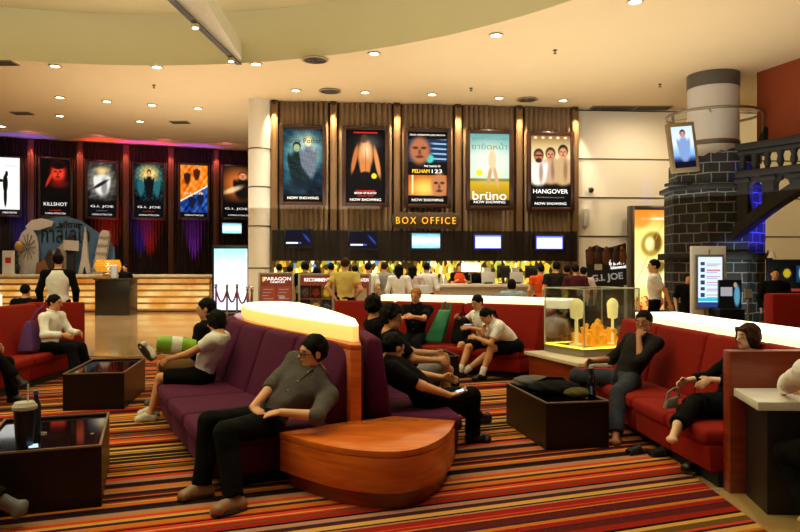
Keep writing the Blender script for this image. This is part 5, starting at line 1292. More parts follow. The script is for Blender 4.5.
MB().hexa([V3((-1.2, 5.0), 0), V3((-2.75, 8.4), 0), V3((-2.0, 8.8), 0), V3((-.4, 5.6), 0)], [V3((-1.2, 5.0), .1), V3((-2.75, 8.4), .1), V3((-2.0, 8.8), .1), V3((-.4, 5.6), .1)]).hexa([V3((.4, 5.7), 0), V3((-.25, 8.5), 0), V3((-.9, 8.5), 0), V3((-.2, 5.7), 0)], [V3((.4, 5.7), .1), V3((-.25, 8.5), .1), V3((-.9, 8.5), .1), V3((-.2, 5.7), .1)]).world('kick_plinth', PLIN, isl)

# wooden end table of the island
tb = [(-.87, 5.05), (-.58, 4.76), (-.38, 4.61), (-.16, 4.53), (.02, 4.53), (.17, 4.65), (.29, 4.87), (.37, 5.1), (.43, 5.44), (-.05, 5.6), (-.2, 5.5), (-.44, 5.38), (-.62, 5.24)]
def smooth_poly(p, n=3):
    for _ in range(n):
        q = []
        for i in range(len(p)):
            a, c = p[i], p[(i + 1) % len(p)]
            q += [(a[0] * .75 + c[0] * .25, a[1] * .75 + c[1] * .25), (a[0] * .25 + c[0] * .75, a[1] * .25 + c[1] * .75)]
        p = q
    return p
fr_ = [tb[0]] + [(tb[0][0] * (1 - s) + tb[1][0] * s, tb[0][1] * (1 - s) + tb[1][1] * s) for s in (.33, .66)]
arc = smooth_poly(tb[1:9], 2)
arc = [p for p in arc if True]
# keep the smoothed open run only (drop the closing edge of the loop)
st_i = min(range(len(arc)), key=lambda i: (arc[i][0] - tb[1][0]) ** 2 + (arc[i][1] - tb[1][1]) ** 2)
arc = arc[st_i:] + arc[:st_i]
en_i = min(range(len(arc)), key=lambda i: (arc[i][0] - tb[8][0]) ** 2 + (arc[i][1] - tb[8][1]) ** 2)
arc = arc[:en_i + 1]
tpoly = fr_ + arc + [(.43, 5.44), (-.05, 5.6), (-.2, 5.5), (-.44, 5.38), (-.62, 5.24)]
et = thing('end_table', 'orange cherry-wood end table with a bowed front closing the purple island sofa', 'table', (-.1, 5., 0))
MB().prism(tpoly, .355, .40).world('table_top', WOODT, et, bevel=.004)
MB().prism([(p[0] * .995 - .0, p[1] * .997 + .012) for p in tpoly], .125, .352).world('body', WOODO, et, bevel=.004)
MB().prism([(p[0] * .9 - .01, p[1] * .93 + .37) for p in tpoly], .0, .12).world('base', WOODD, et)

# red sofa along the far middle
def line_units(root, A, B, n, off, mat_, zb, **k):
    """backrest top line A-B, seats towards the vector off"""
    A, B, o = Vector(A), Vector(B), Vector(off)
    for i in range(n):
        t0, t1 = A.lerp(B, i / n), A.lerp(B, (i + 1) / n)
        sofa_unit(root, t0, t1, t0 + o, t1 + o, mat_, zb=zb, **k)
rs_ = thing('red_sofa', 'long red sofa under a glowing white ledge behind the coffee tables', 'sofa', (.8, 11, 0))
rA, rB = (-.35, 11.65), (2.1, 10.15); od = Vector((-.521, -.853)) * .78
rt = [Vector((-1.1, 11.75)), Vector((-.1, 11.55)), Vector((1.0, 10.98)), Vector((2.1, 10.3))]
fo = [Vector((-.95, 10.85)), Vector((-.3, 10.72)), Vector((.62, 10.26)), Vector((1.66, 9.75))]
for i in range(3): sofa_unit(rs_, rt[i], rt[i + 1], fo[i], fo[i + 1], REDF, zb=1.02)
def strip(pts, w, z0, z1):
    pts = [Vector(p) for p in pts]; L_, R2 = [], []
    for i, p in enumerate(pts):
        d = (pts[min(i + 1, len(pts) - 1)] - pts[max(i - 1, 0)]).normalized(); n = Vector((-d.y, d.x)); L_.append(p + n * w[0]); R2.append(p + n * w[1])
    return MB().prism([tuple(p) for p in L_] + [tuple(p) for p in R2[::-1]], z0, z1)
strip(rt, (.13, .62), .0, .97).world('back_casing', WOODD, rs_, bevel=.01)
strip([rt[0].lerp(rt[1], .75)] + rt[1:] + [rt[3] + Vector((.25, -.16))], (.14, .6), .97, 1.09).world('light_box', ACRYB, rs_, bevel=.004)
strip([rt[0].lerp(rt[1], .75)] + rt[1:] + [rt[3] + Vector((.25, -.16))], (.14, .6), 1.0905, 1.11).world('light_lid', ACRYW, rs_, bevel=.006)
MB().prism([(-1., 11.3), (-.3, 10.85), (.6, 10.4), (1.62, 9.9), (2.0, 10.3), (1.0, 11.), (-.1, 11.5)], 0, .1).world('kick_plinth', PLIN, rs_)
# red sofa on the right
rr2 = thing('red_sofa', 'red sofa under a bright ledge facing the middle coffee table, with dark wood end panel', 'sofa', (2.6, 6.7, 0))
qt = [(2.62, 8.3), (2.7, 7.35), (2.8, 6.4), (2.88, 5.7), (2.95, 5.06)]; qf = [(2.02, 8.25), (2.04, 7.3), (2.09, 6.35), (2.14, 5.68), (2.2, 5.06)]
for i in range(4): sofa_unit(rr2, qt[i + 1], qt[i], qf[i + 1], qf[i], REDF, zb=.98, back_off=.14)
strip([Vector(p) for p in qt[::-1]], (-.13, -.6), .0, .92).world('back_casing', WOODD, rr2, bevel=.01)
strip([Vector((3.0, 5.06)), Vector((2.85, 6.4)), Vector((2.72, 7.5)), Vector((2.66, 8.2))], (-.1, -.6), .92, 1.04).world('light_box', ACRYB, rr2, bevel=.004)
strip([Vector((3.0, 5.06)), Vector((2.85, 6.4)), Vector((2.72, 7.5)), Vector((2.66, 8.2))], (-.1, -.6), 1.0405, 1.06).world('light_lid', ACRYW, rr2, bevel=.006)
MB().prism([(2.3, 5.06), (2.95, 5.06), (2.65, 8.25), (2.15, 8.25)], 0, .1).world('kick_plinth', PLIN, rr2)
MB().span((2.32, 4.92, 0.), (3.75, 5.03, 1.0)).world('end_panel', WOODD, rr2, bevel=.006)
# red sofa on the left
rl = thing('red_sofa', 'red sofa with tall end wing before the stone floor, where the boy in white sits', 'sofa', (-5.2, 9, 0))
lt = [(-5.42, 5.4), (-5.42, 6.65), (-5.42, 7.9), (-5.4, 9.15), (-5.38, 10.38)]; lf = [(-4.78, 5.4), (-4.78, 6.65), (-4.78, 7.9), (-4.78, 9.15), (-4.78, 10.38)]
for i in range(4): sofa_unit(rl, lt[i], lt[i + 1], lf[i], lf[i + 1], REDF, zb=1.05)
strip([Vector(p) for p in lt], (.13, .6), .0, 1.0).world('back_casing', WOODD, rl, bevel=.01)
strip([Vector((-5.42, 5.4)), Vector((-5.42, 7.5)), Vector((-5.42, 9.75))], (.12, .6), 1.0, 1.18).world('light_box', ACRYB, rl, bevel=.004)
strip([Vector((-5.42, 5.4)), Vector((-5.42, 7.5)), Vector((-5.42, 9.75))], (.12, .6), 1.1805, 1.2).world('light_lid', ACRYW, rl, bevel=.006)
MB().span((-5.55, 10.4, 0), (-4.72, 10.5, 1.06)).world('end_wing', REDF, rl, bevel=.02)
MB().span((-5.42, 5.4, 0), (-4.85, 10.38, .1)).world('kick_plinth', PLIN, rl)
# far red sofa under the bridge
fr2 = thing('red_sofa', 'orange-red sofa back under the bridge before the advertising board', 'sofa', (6.5, 11.4, 0))
c0 = dp(763, 293, 11.6)
MB().span((c0[0], 11.3, 0), (8.2, 11.6, c0[2])).world('backrest', REDF, fr2, bevel=.04); MB().span((c0[0] + .02, 10.7, .1), (8.2, 11.28, .43)).world('seat_cushion', REDF, fr2, bevel=.04); MB().span((c0[0] + .05, 10.8, 0), (8.1, 11.5, .1)).world('kick_plinth', PLIN, fr2)
# white-topped counter by the end panel
ct = thing('side_counter', 'white-topped black counter butting against the dark wood end panel', 'counter', (2.9, 4.6, 0))
MB().prism([(2.25, 4.40), (3.6, 4.34), (3.6, 4.91), (2.34, 4.91)], .69, .745).world('worktop', mat('white_laminate', (226, 224, 220), .3, var=.03), ct, bevel=.004)
MB().prism([(2.36, 4.5), (3.55, 4.45), (3.55, 4.9), (2.42, 4.9)], .0, .685).world('body', mat('counter_black', (24, 17, 15), .5), ct, bevel=.004)

# square side table with the glass showcase
st = thing('side_table', 'cherry-wood side table with white top carrying the glass showcase', 'table', (2.2, 9.2, 0))
sp_ = [(2.16, 8.5), (2.62, 8.42), (3.2, 9.1), (2.7, 10.0), (1.72, 9.72)]
MB().prism(sp_, .375, .42).world('table_top', mat('cream_top', (226, 214, 190), .3, var=.03), st, bevel=.006)
MB().prism([(2.19, 8.6), (2.58, 8.52), (3.1, 9.1), (2.66, 9.92), (1.78, 9.66)], .06, .374).world('body', WOODD, st); MB().prism([(2.25, 8.7), (2.55, 8.65), (3.0, 9.1), (2.6, 9.8), (1.9, 9.6)], 0, .06).world('plinth', PLIN, st)
SC = [(2.37, 9.02), (3.22, 9.4), (2.9, 10.05), (2.0, 9.72)]
sc = thing('glass_showcase', 'glass showcase with lit metal base holding gold models, on the side table', 'showcase', (2.6, 9.5, .422))
GLASS = bpy.data.materials.new('clear_glass'); GLASS.use_nodes = True; nt = GLASS.node_tree; nt.nodes.remove(nt.nodes['Principled BSDF'])
tr_ = nt.nodes.new('ShaderNodeBsdfTransparent'); tr_.inputs['Color'].default_value = (.93, .95, .93, 1); gl = nt.nodes.new('ShaderNodeBsdfGlossy'); gl.inputs['Roughness'].default_value = .03
mx = nt.nodes.new('ShaderNodeMixShader'); lw = nt.nodes.new('ShaderNodeLayerWeight'); lw.inputs['Blend'].default_value = .25
mr = nt.nodes.new('ShaderNodeMath'); mr.operation = 'MULTIPLY_ADD'; mr.inputs[1].default_value = .5; mr.inputs[2].default_value = .06
nt.links.new(lw.outputs['Fresnel'], mr.inputs[0]); nt.links.new(mr.outputs[0], mx.inputs['Fac']); nt.links.new(tr_.outputs[0], mx.inputs[1]); nt.links.new(gl.outputs[0], mx.inputs[2]); nt.links.new(mx.outputs[0], nt.nodes['Material Output'].inputs['Surface'])
def inset(p, k):
    cx_ = sum(a for a, _ in p) / len(p); cy2 = sum(b for _, b in p) / len(p); return [(cx_ + (a - cx_) * k, cy2 + (b - cy2) * k) for a, b in p]
MB().prism(SC, .424, .52).world('base', mat('brushed_base', (168, 156, 130), .35, .6), sc, bevel=.006)
MB().prism(inset(SC, .9), .5201, .526).world('dark_bed', mat('bed_dark', (30, 26, 20), .6), sc)
LEDY = mat('led_yellow', (255, 210, 80), .5, emit=(255, 200, 60), estr=4., var=0)
for i in range(4):
    a, c = Vector(inset(SC, .95)[i]), Vector(inset(SC, .95)[(i + 1) % 4]); MB().tube([V3(a, .53), V3(c, .53)], .012, 6).world('lit_edge', LEDY, sc)
    a, c = Vector(inset(SC, .985)[i]), Vector(inset(SC, .985)[(i + 1) % 4]); d = (c - a).normalized(); n = Vector((-d.y, d.x)) * .006
    MB().hexa([V3(a - n, .523), V3(c - n, .523), V3(c + n, .523), V3(a + n, .523)], [V3(a - n, 1.29), V3(c - n, 1.29), V3(c + n, 1.29), V3(a + n, 1.29)]).world('glass_pane', GLASS, sc)
    MB().tube([V3(a, .52), V3(a, 1.3)], .009, 6).world('corner_edge', mat('edge_glass', (206, 214, 200), .2, var=.05), sc)
    MB().tube([V3(a, 1.3), V3(c, 1.3)], .009, 6).world('top_edge', MATS['edge_glass'], sc)
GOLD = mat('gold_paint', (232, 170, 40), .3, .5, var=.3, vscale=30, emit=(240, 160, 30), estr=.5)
rn = random.Random(3)
md_ = thing('gold_model', 'little golden rocky landscape model glowing inside the glass showcase', 'model', (2.68, 9.52, .527))
b = MB()
for k in range(60):
    a, R = rn.uniform(0, 2 * PI), rn.uniform(0, .3); h_ = rn.uniform(.05, .3) * (1.1 - R * 2)
    b.lathe([(.03, 0), (.028, h_ * .7), (.012, h_)], (R * 1.2 * math.cos(a), R * .8 * math.sin(a), 0), 7)
    b.blob((R * 1.2 * math.cos(a), R * .8 * math.sin(a), h_), (rn.uniform(.025, .05), rn.uniform(.025, .05), rn.uniform(.03, .06)), 1, noise=.15, seed=k)
b.build('peaks', GOLD, md_, ang=20); MB().prism([(.38 * math.cos(a), .27 * math.sin(a)) for a in np.linspace(0, 2 * PI, 20)[:-1]], -.0, .03).build('base', GOLD, md_)
pp = [(2.36, 9.36, .1), (2.86, 9.42, .08)]
for (x, y, r_), lb in zip(pp, ('pale column-shaped trophy standing in the glass showcase near its front corner', 'smaller pale column-shaped trophy behind the golden model in the glass showcase')):
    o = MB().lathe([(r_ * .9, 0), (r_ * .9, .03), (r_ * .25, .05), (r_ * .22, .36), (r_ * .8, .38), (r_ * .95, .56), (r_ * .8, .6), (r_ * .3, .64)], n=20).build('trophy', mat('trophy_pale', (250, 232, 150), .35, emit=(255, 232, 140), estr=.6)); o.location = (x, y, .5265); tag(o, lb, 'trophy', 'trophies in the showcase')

# ------------------------------------------------------------------ coffee tables
TBL = mat('table_steel_brown', (30, 22, 20), .35, .5, var=.1); TGL = mat('table_black_glass', (12, 11, 13), .06, coat=.5); TRIM = mat('table_edge', (150, 130, 104), .3, .6)
def coffee_table(label, corner, ang, w=.6, l=1.12, name='coffee_table', group='low black glass coffee tables'):
    t = thing(name, label, 'table', (corner[0], corner[1], 0), ang, group)          # corner: front right, on the floor
    MB().span((-w, .0, .0), (-.0, .012, .41)).span((-w, l - .012, 0), (0, l, .41)).span((-w, .013, 0), (-w + .012, l - .013, .41)).span((-.012, .013, 0), (0, l - .013, .41)).build('body', TBL, t)
    MB().span((-w + .014, .014, .385), (-.014, l - .014, .4)).build('glass_top', TGL, t)
    b = MB()
    for (lo, hi) in (((-w, -.003, .41), (0, .016, .422)), ((-w, l - .016, .41), (0, l + .003, .422)), ((-w, .017, .41), (-w + .016, l - .017, .422)), ((-.016, .017, .41), (0, l - .017, .422))): b.span(lo, hi)
    b.build('rim', TRIM, t)
    MB().span((-w + .1, .1, .18), (-.1, l - .1, .2)).build('shelf', TBL, t)
    return t
coffee_table('near black glass coffee table with a tall drink cup on it', (-1.97, 4.62), math.radians(20), .75, 1.1)
coffee_table('black glass coffee table between the boy in white and the couple', (-3.06, 7.77), math.radians(10), .64, 1.25)
coffee_table('black glass coffee table heaped with black bags before the right red sofa', (1.83, 6.13), math.radians(10), .58, 1.06)
coffee_table('small black glass coffee table in front of the blond man', (.78, 9.2), math.radians(12), .7, .8)

# things on and around the tables
x, y, _ = gp(18, 449, .41)
t = thing('drink_cup', 'tall black drink cup with white lid and straw on the near coffee table', 'cup', (x, y + .08, .4005))
MB().lathe([(.045, 0), (.052, .02), (.062, .16), (.066, .255)], n=28).build('body', mat('cup_black', (16, 14, 18), .4), t)
MB().lathe([(.066, .25), (.076, .255), (.077, .275), (.068, .285), (.06, .30), (.02, .305)], n=28).build('lid', mat('cup_lid', (196, 190, 176), .4), t)
MB().tube([(.02, 0, .29), (.024, 0, .42)], .006, 8).build('straw', mat('straw_white', (214, 220, 230), .4), t)
x, y, _ = gp(20, 432, .41)
t = thing('water_bottle', 'small clear bottle with blue cap behind the drink cup on the near coffee table', 'bottle', (-2.6, 5.0, .4005)); MB().lathe([(.03, 0), (.033, .02), (.033, .2), (.014, .26), (.014, .28)], n=18).build('body', mat('bottle_dim', (40, 50, 70), .15), t); MB().lathe([(.017, .28), (.017, .31), (.005, .312)], n=14).build('cap', mat('cap_blue', (60, 90, 150), .4), t)
x, y, _ = gp(3, 446, .41); t = thing('mobile_phone', 'glowing mobile phone lying at the outer edge of the near coffee table', 'phone', (-2.42, 4.62, .4006), .5)
MB().box((0, 0, .006), (.065, .13, .012)).build('case', BEZ, t, bevel=.004); MB().box((0, 0, .0125), (.055, .1, .002)).build('screen', mat('phone_lit', (150, 190, 240), .3, emit=(150, 190, 240), estr=1.5), t)
o = MB().tube([(-.07, 0, .005), (.07, .01, .005)], .005, 8).build('pen', mat('straw_white', (214, 220, 230), .4)); x, y, _ = gp(36, 433, .405); o.location = (x, y, .4005); tag(o, 'thin white straw lying on the near coffee table', 'straw')
for (px, py, lb) in ((46, 434, 'tiny gold coin on the near coffee table beside the white straw'), (95, 433, 'tiny gold coin at the inner edge of the near coffee table')):
    x, y, _ = gp(px, py, .405); o = MB().lathe([(.0, 0), (.013, 0), (.013, .003), (0, .003)], n=14, caps=False).build('coin', mat('coin', (214, 190, 130), .3, .8)); o.location = (x - .02, y, .4005); tag(o, lb, 'coin', 'coins')  # glints on the glass top modelled as tiny gold discs
# bags on the middle table
BAGK = cloth('bag_black', (16, 15, 16), bump=.5); BAGG = cloth('bag_grey', (96, 92, 88), bump=.5); BAGO = cloth('bag_olive', (78, 70, 36), bump=.5)
def bagshape(name, label, loc, rad, m, seed, strap=True, rz=0., group=None):
    t = thing(name, label, 'bag', loc, rz, group)
    b = MB().blob((0, 0, rad[2] * .8), rad, 4, noise=.05, seed=seed); 
    for v in b.bm.verts: v.co.z = max(v.co.z, 0.0)
    b.build('body', m, t)
    if strap: MB().tube([(-rad[0] * .6, 0, rad[2] * 1.4), (-rad[0] * .3, -rad[1] * .3, rad[2] * 2.0), (rad[0] * .3, -rad[1] * .2, rad[2] * 1.9), (rad[0] * .6, 0, rad[2] * 1.3)], .012, 8).build('strap', m, t)
    return t
bagshape('shoulder_bag', 'soft black shoulder bag in the middle of the heaped coffee table', (1.45, 6.62, .402), (.24, .2, .075), BAGK, 3)
bagshape('jacket', 'crumpled grey jacket at the far end of the heaped coffee table', (1.33, 6.98, .402), (.22, .14, .06), BAGG, 5, False, .3)['category'] = 'jacket'
bagshape('pouch', 'black pouch with olive flap at the near edge of the heaped coffee table', (1.62, 6.38, .402), (.13, .09, .05), BAGO, 8, False, .2)
t = thing('drink_bottle', 'dark bottle with blue glints standing at the corner of the heaped coffee table', 'bottle', (1.74, 6.36, .402))
MB().lathe([(.035, 0), (.04, .02), (.04, .16), (.028, .2), (.018, .24), (.018, .27)], n=20).build('body', mat('bottle_dark', (14, 18, 30), .08, coat=1.), t); MB().lathe([(.022, .27), (.022, .3), (.0, .302)], n=14).build('cap', mat('cap_pale', (180, 200, 214), .3), t)
MB().tube([(-.01, -.041, .04), (-.012, -.041, .11)], .008, 6).build('label', mat('glint_blue', (90, 150, 230), .4), t)  # blue glint on the bottle, painted as a thin raised strip
# bags on the sofas
t = thing('shoulder_bag', 'purple cloth bag slung behind the boy on the left red sofa', 'bag', (-5.08, 9.62, .432))
MB().hexa([(-.1, -.2, 0), (.14, -.2, 0), (.14, .16, 0), (-.1, .16, 0)], [(-.05, -.08, .42), (.04, -.08, .42), (.04, .1, .42), (-.05, .1, .42)]).build('body', cloth('bag_purple', (92, 58, 112), bump=.4), t, bevel=.06, seg=3, sub=1)
MB().tube([(0, 0, .4), (.06, .06, .55), (.1, .2, .62)], .014, 8).build('strap', MATS['cloth_bag_purple'], t)
t = thing('shopping_bag', 'tall green plastic bag leaning on the far middle red sofa', 'bag', (.57, 10.72, .432), -.4)
TEAL = mat('green_plastic', (36, 132, 96), .35, var=.3, vscale=10, bump=.6)
MB().hexa([(-.2, -.09, 0), (.1, -.09, 0), (.1, .07, 0), (-.2, .07, 0)], [(.02, .0, .5), (.22, .0, .5), (.22, .08, .5), (.02, .08, .5)]).build('body', TEAL, t, bevel=.03, seg=3)
MB().tube([(.06, .03, .48), (.08, .04, .6), (.12, .04, .63), (.13, .04, .5)], .014, 8).tube([(.14, .05, .48), (.16, .06, .61), (.2, .05, .6), (.2, .04, .48)], .014, 8).build('handle', TEAL, t)
t = thing('backpack', 'black backpack on the far red sofa between the green bag and students', 'bag', (.92, 10.5, .432), -.5)
MB().hexa([(-.16, -.12, 0), (.16, -.12, 0), (.16, .1, 0), (-.16, .1, 0)], [(-.11, -.03, .4), (.11, -.03, .4), (.11, .1, .4), (-.11, .1, .4)]).build('body', BAGK, t, bevel=.06, seg=3); MB().hexa([(-.1, -.16, .04), (.1, -.16, .04), (.1, -.11, .04), (-.1, -.11, .04)], [(-.08, -.12, .2), (.08, -.12, .2), (.08, -.08, .2), (-.08, -.08, .2)]).build('pocket', BAGK, t, bevel=.02)
MB().tube([(-.04, .06, .38), (-.03, .06, .46), (.03, .06, .46), (.04, .06, .38)], .012, 8).build('handle', BAGK, t)
# black mules on the carpet
def mule(label, x, y, rz):
    t = thing('slip_on_shoe', label, 'shoe', (x, y, .013), rz, 'black slip-on shoes on the carpet')
    MB().hexa([(-.035, -.13, 0), (.035, -.13, 0), (.04, .12, 0), (-.04, .12, 0)], [(-.032, -.13, .025), (.032, -.13, .025), (.038, .12, .018), (-.038, .12, .018)]).build('sole', L_BLK, t, bevel=.006)
    b = MB()
    for q in range(7):
        yy = .0 + q * .018; r_ = .043 - .002 * q
        b.tube([(r_ * math.cos(a), yy, .018 + (.055 - .005 * q) * math.sin(a)) for a in np.linspace(0, PI, 9)], .009, 6)
    b.build('upper', L_BLK, t)
mule('black slip-on shoe on the carpet edge, toe towards the coffee table', 2.02, 5.93, 2.0); mule('black slip-on shoe lying behind its mate nearer the right red sofa', 2.2, 5.86, 1.8)
# ------------------------------------------------------------------ people in the seats
Fm = nrm((-.866, -.5, 0))
_, J = person('sleeping man with spectacles in grey rolled-sleeve shirt and tan shoes, slumped on the purple sofa',
       -1.0, 5.17, Fm, pel=.455, H=1.76, lean=55, side=-3, twist=-42, headdir=(-.84, -.54, -.02), neckdir=(-.3, -.15, 1), roll=-6,
       hands=[(-1.07, 4.98, .57), (-.85, 4.98, .56)], elbows=[(-.7, .1, -.6), (.9, -.3, -.2)], handdir=[(.5, -.35, -.25), (-.85, -.15, -.1)], palm=[(.2, -.1, -1), (0, .2, -1)],
       feet=[(-1.36, 4.82, .095, -.85, -.5), (-1.08, 4.55, .095, -.75, -.65)], knees=[(-.5, -.4, 1), (-.6, -.3, 1)], vox=.0085, skin=SK,
       top=(C_CHAR, 1.2), bottom=(C_BLACK, 1.97), shoes=L_TAN, hair=(HAIR_K, 'spiky'), glasses=True, collar=True, curl=.5, asleep=True)
# couple
_, Jg = person('girl in white T-shirt and black skirt leaning back on the far purple seats',
       -2.04, 7.2, (-.93, .1), pel=.46, H=1.58, lean=25, headdir=(-.9, .2, -.25), neckdir=(-.05, .25, 1), roll=8, slim=.9,
       hands=[(-2.3, 7.42, .68), (-2.34, 7.1, .66)], feet=[(-2.62, 7.4, .09, -.95, -.1), (-2.55, 7.15, .09, -.95, -.2)], vox=.011, skin=SK, top=(C_WHITE, .5), bottom=None, skirt=(C_BLACK, .85),
       shoes=L_WHT, hair=(HAIR_K, 'bob'))
person('man in black jacket beside the girl in white, ankle crossed over his knee',
       -2.24, 7.85, (-.93, .12), pel=.46, H=1.7, lean=12, headdir=(-.9, -.1, -.1), hands=[(-2.5, 7.95, .72), (-2.42, 7.62, .72)],
       feet=[(-2.72, 7.72, .64, -.5, .1, .6), (-2.75, 7.95, .095, -.9, .2)], knees=[(-.4, .9, .7), (-.7, 0, .8)], vox=.012, skin=SK, top=(C_BLACK, 1.9), bottom=(C_KHAKI, .98), socks=None, shoes=[L_WHT, L_GRY], hair=(HAIR_K, 'short'))
t = thing('snack_bag', 'bright green and white snack bag held across the lap of the girl in white', 'bag', (-2.3, 7.2, .78), 0); t.rotation_euler = (0, .12, .35)
def snack(): 
    m = mat('snack_green', (128, 180, 40), .35, var=.25, vscale=10, bump=.4); return m
b = MB().lathe([(.002, -.2), (.075, -.19), (.09, -.12), (.095, 0), (.09, .12), (.075, .19), (.002, .2)], n=22, caps=False)
for v in b.bm.verts: v.co = Vector((v.co.z, v.co.x * .85, v.co.y))
b.build('body', snack(), t)
b = MB().lathe([(.0965, -.05), (.0975, .0), (.0965, .05)], n=22, caps=False)
for v in b.bm.verts: v.co = Vector((v.co.z, v.co.x * .86, v.co.y))
b.build('label_band', mat('snack_white', (226, 232, 222), .4, var=.1), t)
# boy
person('boy in white long-sleeved shirt sitting with hands on his knees beside a purple bag',
       -4.92, 9.82, (.95, -.12), pel=.46, H=1.6, lean=-6, headdir=(.98, -.05, -.1), hands=[(-4.6, 9.55, .66), (-4.52, 9.86, .66)], feet=[(-4.45, 9.6, .09, 1, -.1), (-4.42, 9.95, .09, 1, 0)],
       vox=.012, skin=SK, top=(C_WHITE, 1.95), bottom=(C_NAVY, 1.97), hair=(HAIR_K, 'short'), collar=True)
# half-seen sitters
person('person in black with crossed legs on the red sofa, outward of the boy',
       -5.02, 8.05, (.97, -.1), pel=.46, H=1.66, lean=12, headdir=(.9, -.3, 0), hands=[(-4.65, 7.8, .66), (-4.65, 8.1, .68)], feet=[(-4.4, 8.0, .33, .85, -.2, -.45), (-4.5, 8.15, .09, 1, 0)], knees=[(.5, -.2, 1), (.4, .1, 1)],
       vox=.013, skin=SK, top=(C_BLACK, 1.9), bottom=(C_BLACK, 1.9), shoes=L_BLK, hair=(HAIR_K, 'long'))
o = thing('stool', 'dark red upholstered stool beyond the near coffee table', 'stool', (-3.25, 4.15, 0)); MB().lathe([(.26, .1), (.28, .12), (.28, .38), (.25, .43), (.0, .432)], n=32).build('seat', REDF, o); MB().lathe([(.22, 0), (.22, .1)], n=24).build('base', PLIN, o)
person('person in black on a stool, bare ankle and grey shoe before the near coffee table',
       -3.12, 4.15, (.98, .05), pel=.53, H=1.62, lean=8, headdir=(.9, .4, 0), hands=[(-2.85, 4.0, .66), (-2.85, 4.25, .66)], feet=[(-2.35, 4.22, .17, .92, -.1, -.3), (-2.8, 4.3, .09, .9, .2)], knees=[(.5, -.1, 1), (.5, .1, 1)],
       vox=.012, skin=SK, top=(C_BLACK, 1.9), bottom=(C_BLACK, 1.7), shoes=L_GRY, hair=(HAIR_K, 'short'))
# men on the right flank of the island
Fr = nrm((.97, .2, 0))
_, Ja = person('man in black T-shirt slouching with a phone beside the wooden end table',
       .24, 6.02, Fr, pel=.46, H=1.7, lean=54, headdir=(.75, .55, -.25), neckdir=(.8, .15, .6), hands=[(.42, 5.84, .52), (.42, 6.2, .6)], elbows=[(-.2, -.6, -.7), None], handdir=[(.8, .25, .1), (.8, 0, -.1)], palm=[(0, 0, 1), None],
       feet=[(.66, 6.3, .09, .9, .05), (.86, 6.85, .09, .95, .15)], knees=[(.6, 0, 1), (.6, .2, 1)], vox=.01, skin=SK, top=(C_BLACK, .8), bottom=(C_BLACK, 1.97), shoes=L_BLK, socks=(C_BLACK, .12), hair=(HAIR_K, 'short'))
pa = Ja['wrist'][0]
t = thing('mobile_phone', 'small pale phone in the hand of the slouching man in black', 'phone', tuple(pa + np.array((.1, .02, .03)))); t.rotation_euler = (.2, -.2, .3)
MB().box((0, 0, 0), (.1, .05, .012)).build('case', mat('phone_pale', (190, 190, 196), .3), t, bevel=.004); MB().box((0, 0, .0065), (.08, .042, .001)).build('screen', MATS['phone_lit'], t)
person('curly-haired man in pale shorts with bare leg, behind the slouching man',
       .12, 7.1, nrm((.97, .1, 0)), pel=.47, H=1.72, lean=30, headdir=(.93, -.25, -.1), neckdir=(.2, -.05, 1), hands=[(.38, 6.95, .66), (.36, 7.25, .7)], feet=[(.5, 7.5, .3, .9, .2, -.3), (.45, 7.35, .09, .95, 0)], knees=[(.5, -.15, 1), (.5, .2, .9)],
       vox=.011, skin=SK, top=(C_BLACK, .8), bottom=(C_LGREY, .82), shoes=L_BLK, hair=(HAIR_K, 'curly'))
person('dark-haired person seen from behind on the far flank of the island sofa', -.2, 8.15, nrm((.95, .3, 0)), pel=.47, H=1.7, lean=14, headdir=(.3, .95, 0), feet=[(.2, 8.1, .09, .95, .2), (.15, 8.4, .09, .95, .2)], hands=[(.1, 8.0, .65), (.05, 8.3, .65)],
       vox=.014, skin=SK, top=(C_BLACK, .9), bottom=(C_BLACK, 1.97), hair=(HAIR_K, 'curly'))
# far red sofa
person('blond man in black polo shirt looking down at his hands', .24, 10.86, (-.3, -.95), pel=.47, H=1.72, lean=8, headdir=(-.35, -.9, -.2), hands=[(.02, 10.5, .82), (.2, 10.42, .84)], handdir=[(.4, -.3, .1), (-.5, -.3, .1)],
       feet=[(-.05, 10.25, .09, -.3, -.9), (.25, 10.2, .09, 0, -1)], vox=.012, skin=SKO, top=(C_BLACK, .75), bottom=(C_NAVY, 1.97), hair=(HAIR_G, 'short'), collar=True)
person('student boy in white shirt sitting behind the girl student on the red sofa', 1.3, 10.35, (-.85, -.4), pel=.46, H=1.6, lean=-18, headdir=(-.75, -.6, -.25), hands=[(.86, 10.45, .84), (1.0, 10.0, .72)], elbows=[(.1, .5, -.3), None], feet=[(.75, 10.2, .09, -.9, -.4), (.85, 9.95, .09, -.9, -.4)],
       vox=.012, skin=SK, top=(C_WHITE, .8), bottom=(C_BLACK, .9), socks=(C_WHITE, .28), hair=(HAIR_K, 'short'), collar=True)
_, Jw = person('girl student in white blouse bending forward with chin on hand', 1.62, 9.95, (-.93, -.3), pel=.46, H=1.58, lean=-48, slim=.92, headdir=(-.75, -.3, -.6), neckdir=(-.7, -.25, .9),
       hands=['chin', (1.06, 9.78, .6)], elbows=[(-.2, .1, -1), (0, -.4, -1)], handdir=[(.2, .1, 1), None], feet=[(.92, 10.0, .09, -.9, -.4), (1.14, 9.72, .09, -.9, -.4)], vox=.011, skin=SK, top=(C_WHITE, .7), bottom=None, skirt=(C_BLACK, .8), socks=(C_WHITE, .3), shoes=L_BLK, hair=(HAIR_K, 'ponytail'), collar=True)
t = thing('mobile_phone', 'pale phone held between the two students on the far red sofa', 'phone', (.96, 9.86, .77), .3); MB().box((0, 0, 0), (.12, .06, .014)).build('case', MATS['phone_pale'], t, bevel=.004); MB().box((0, 0, .0075), (.1, .05, .001)).build('screen', MATS['phone_lit'], t)
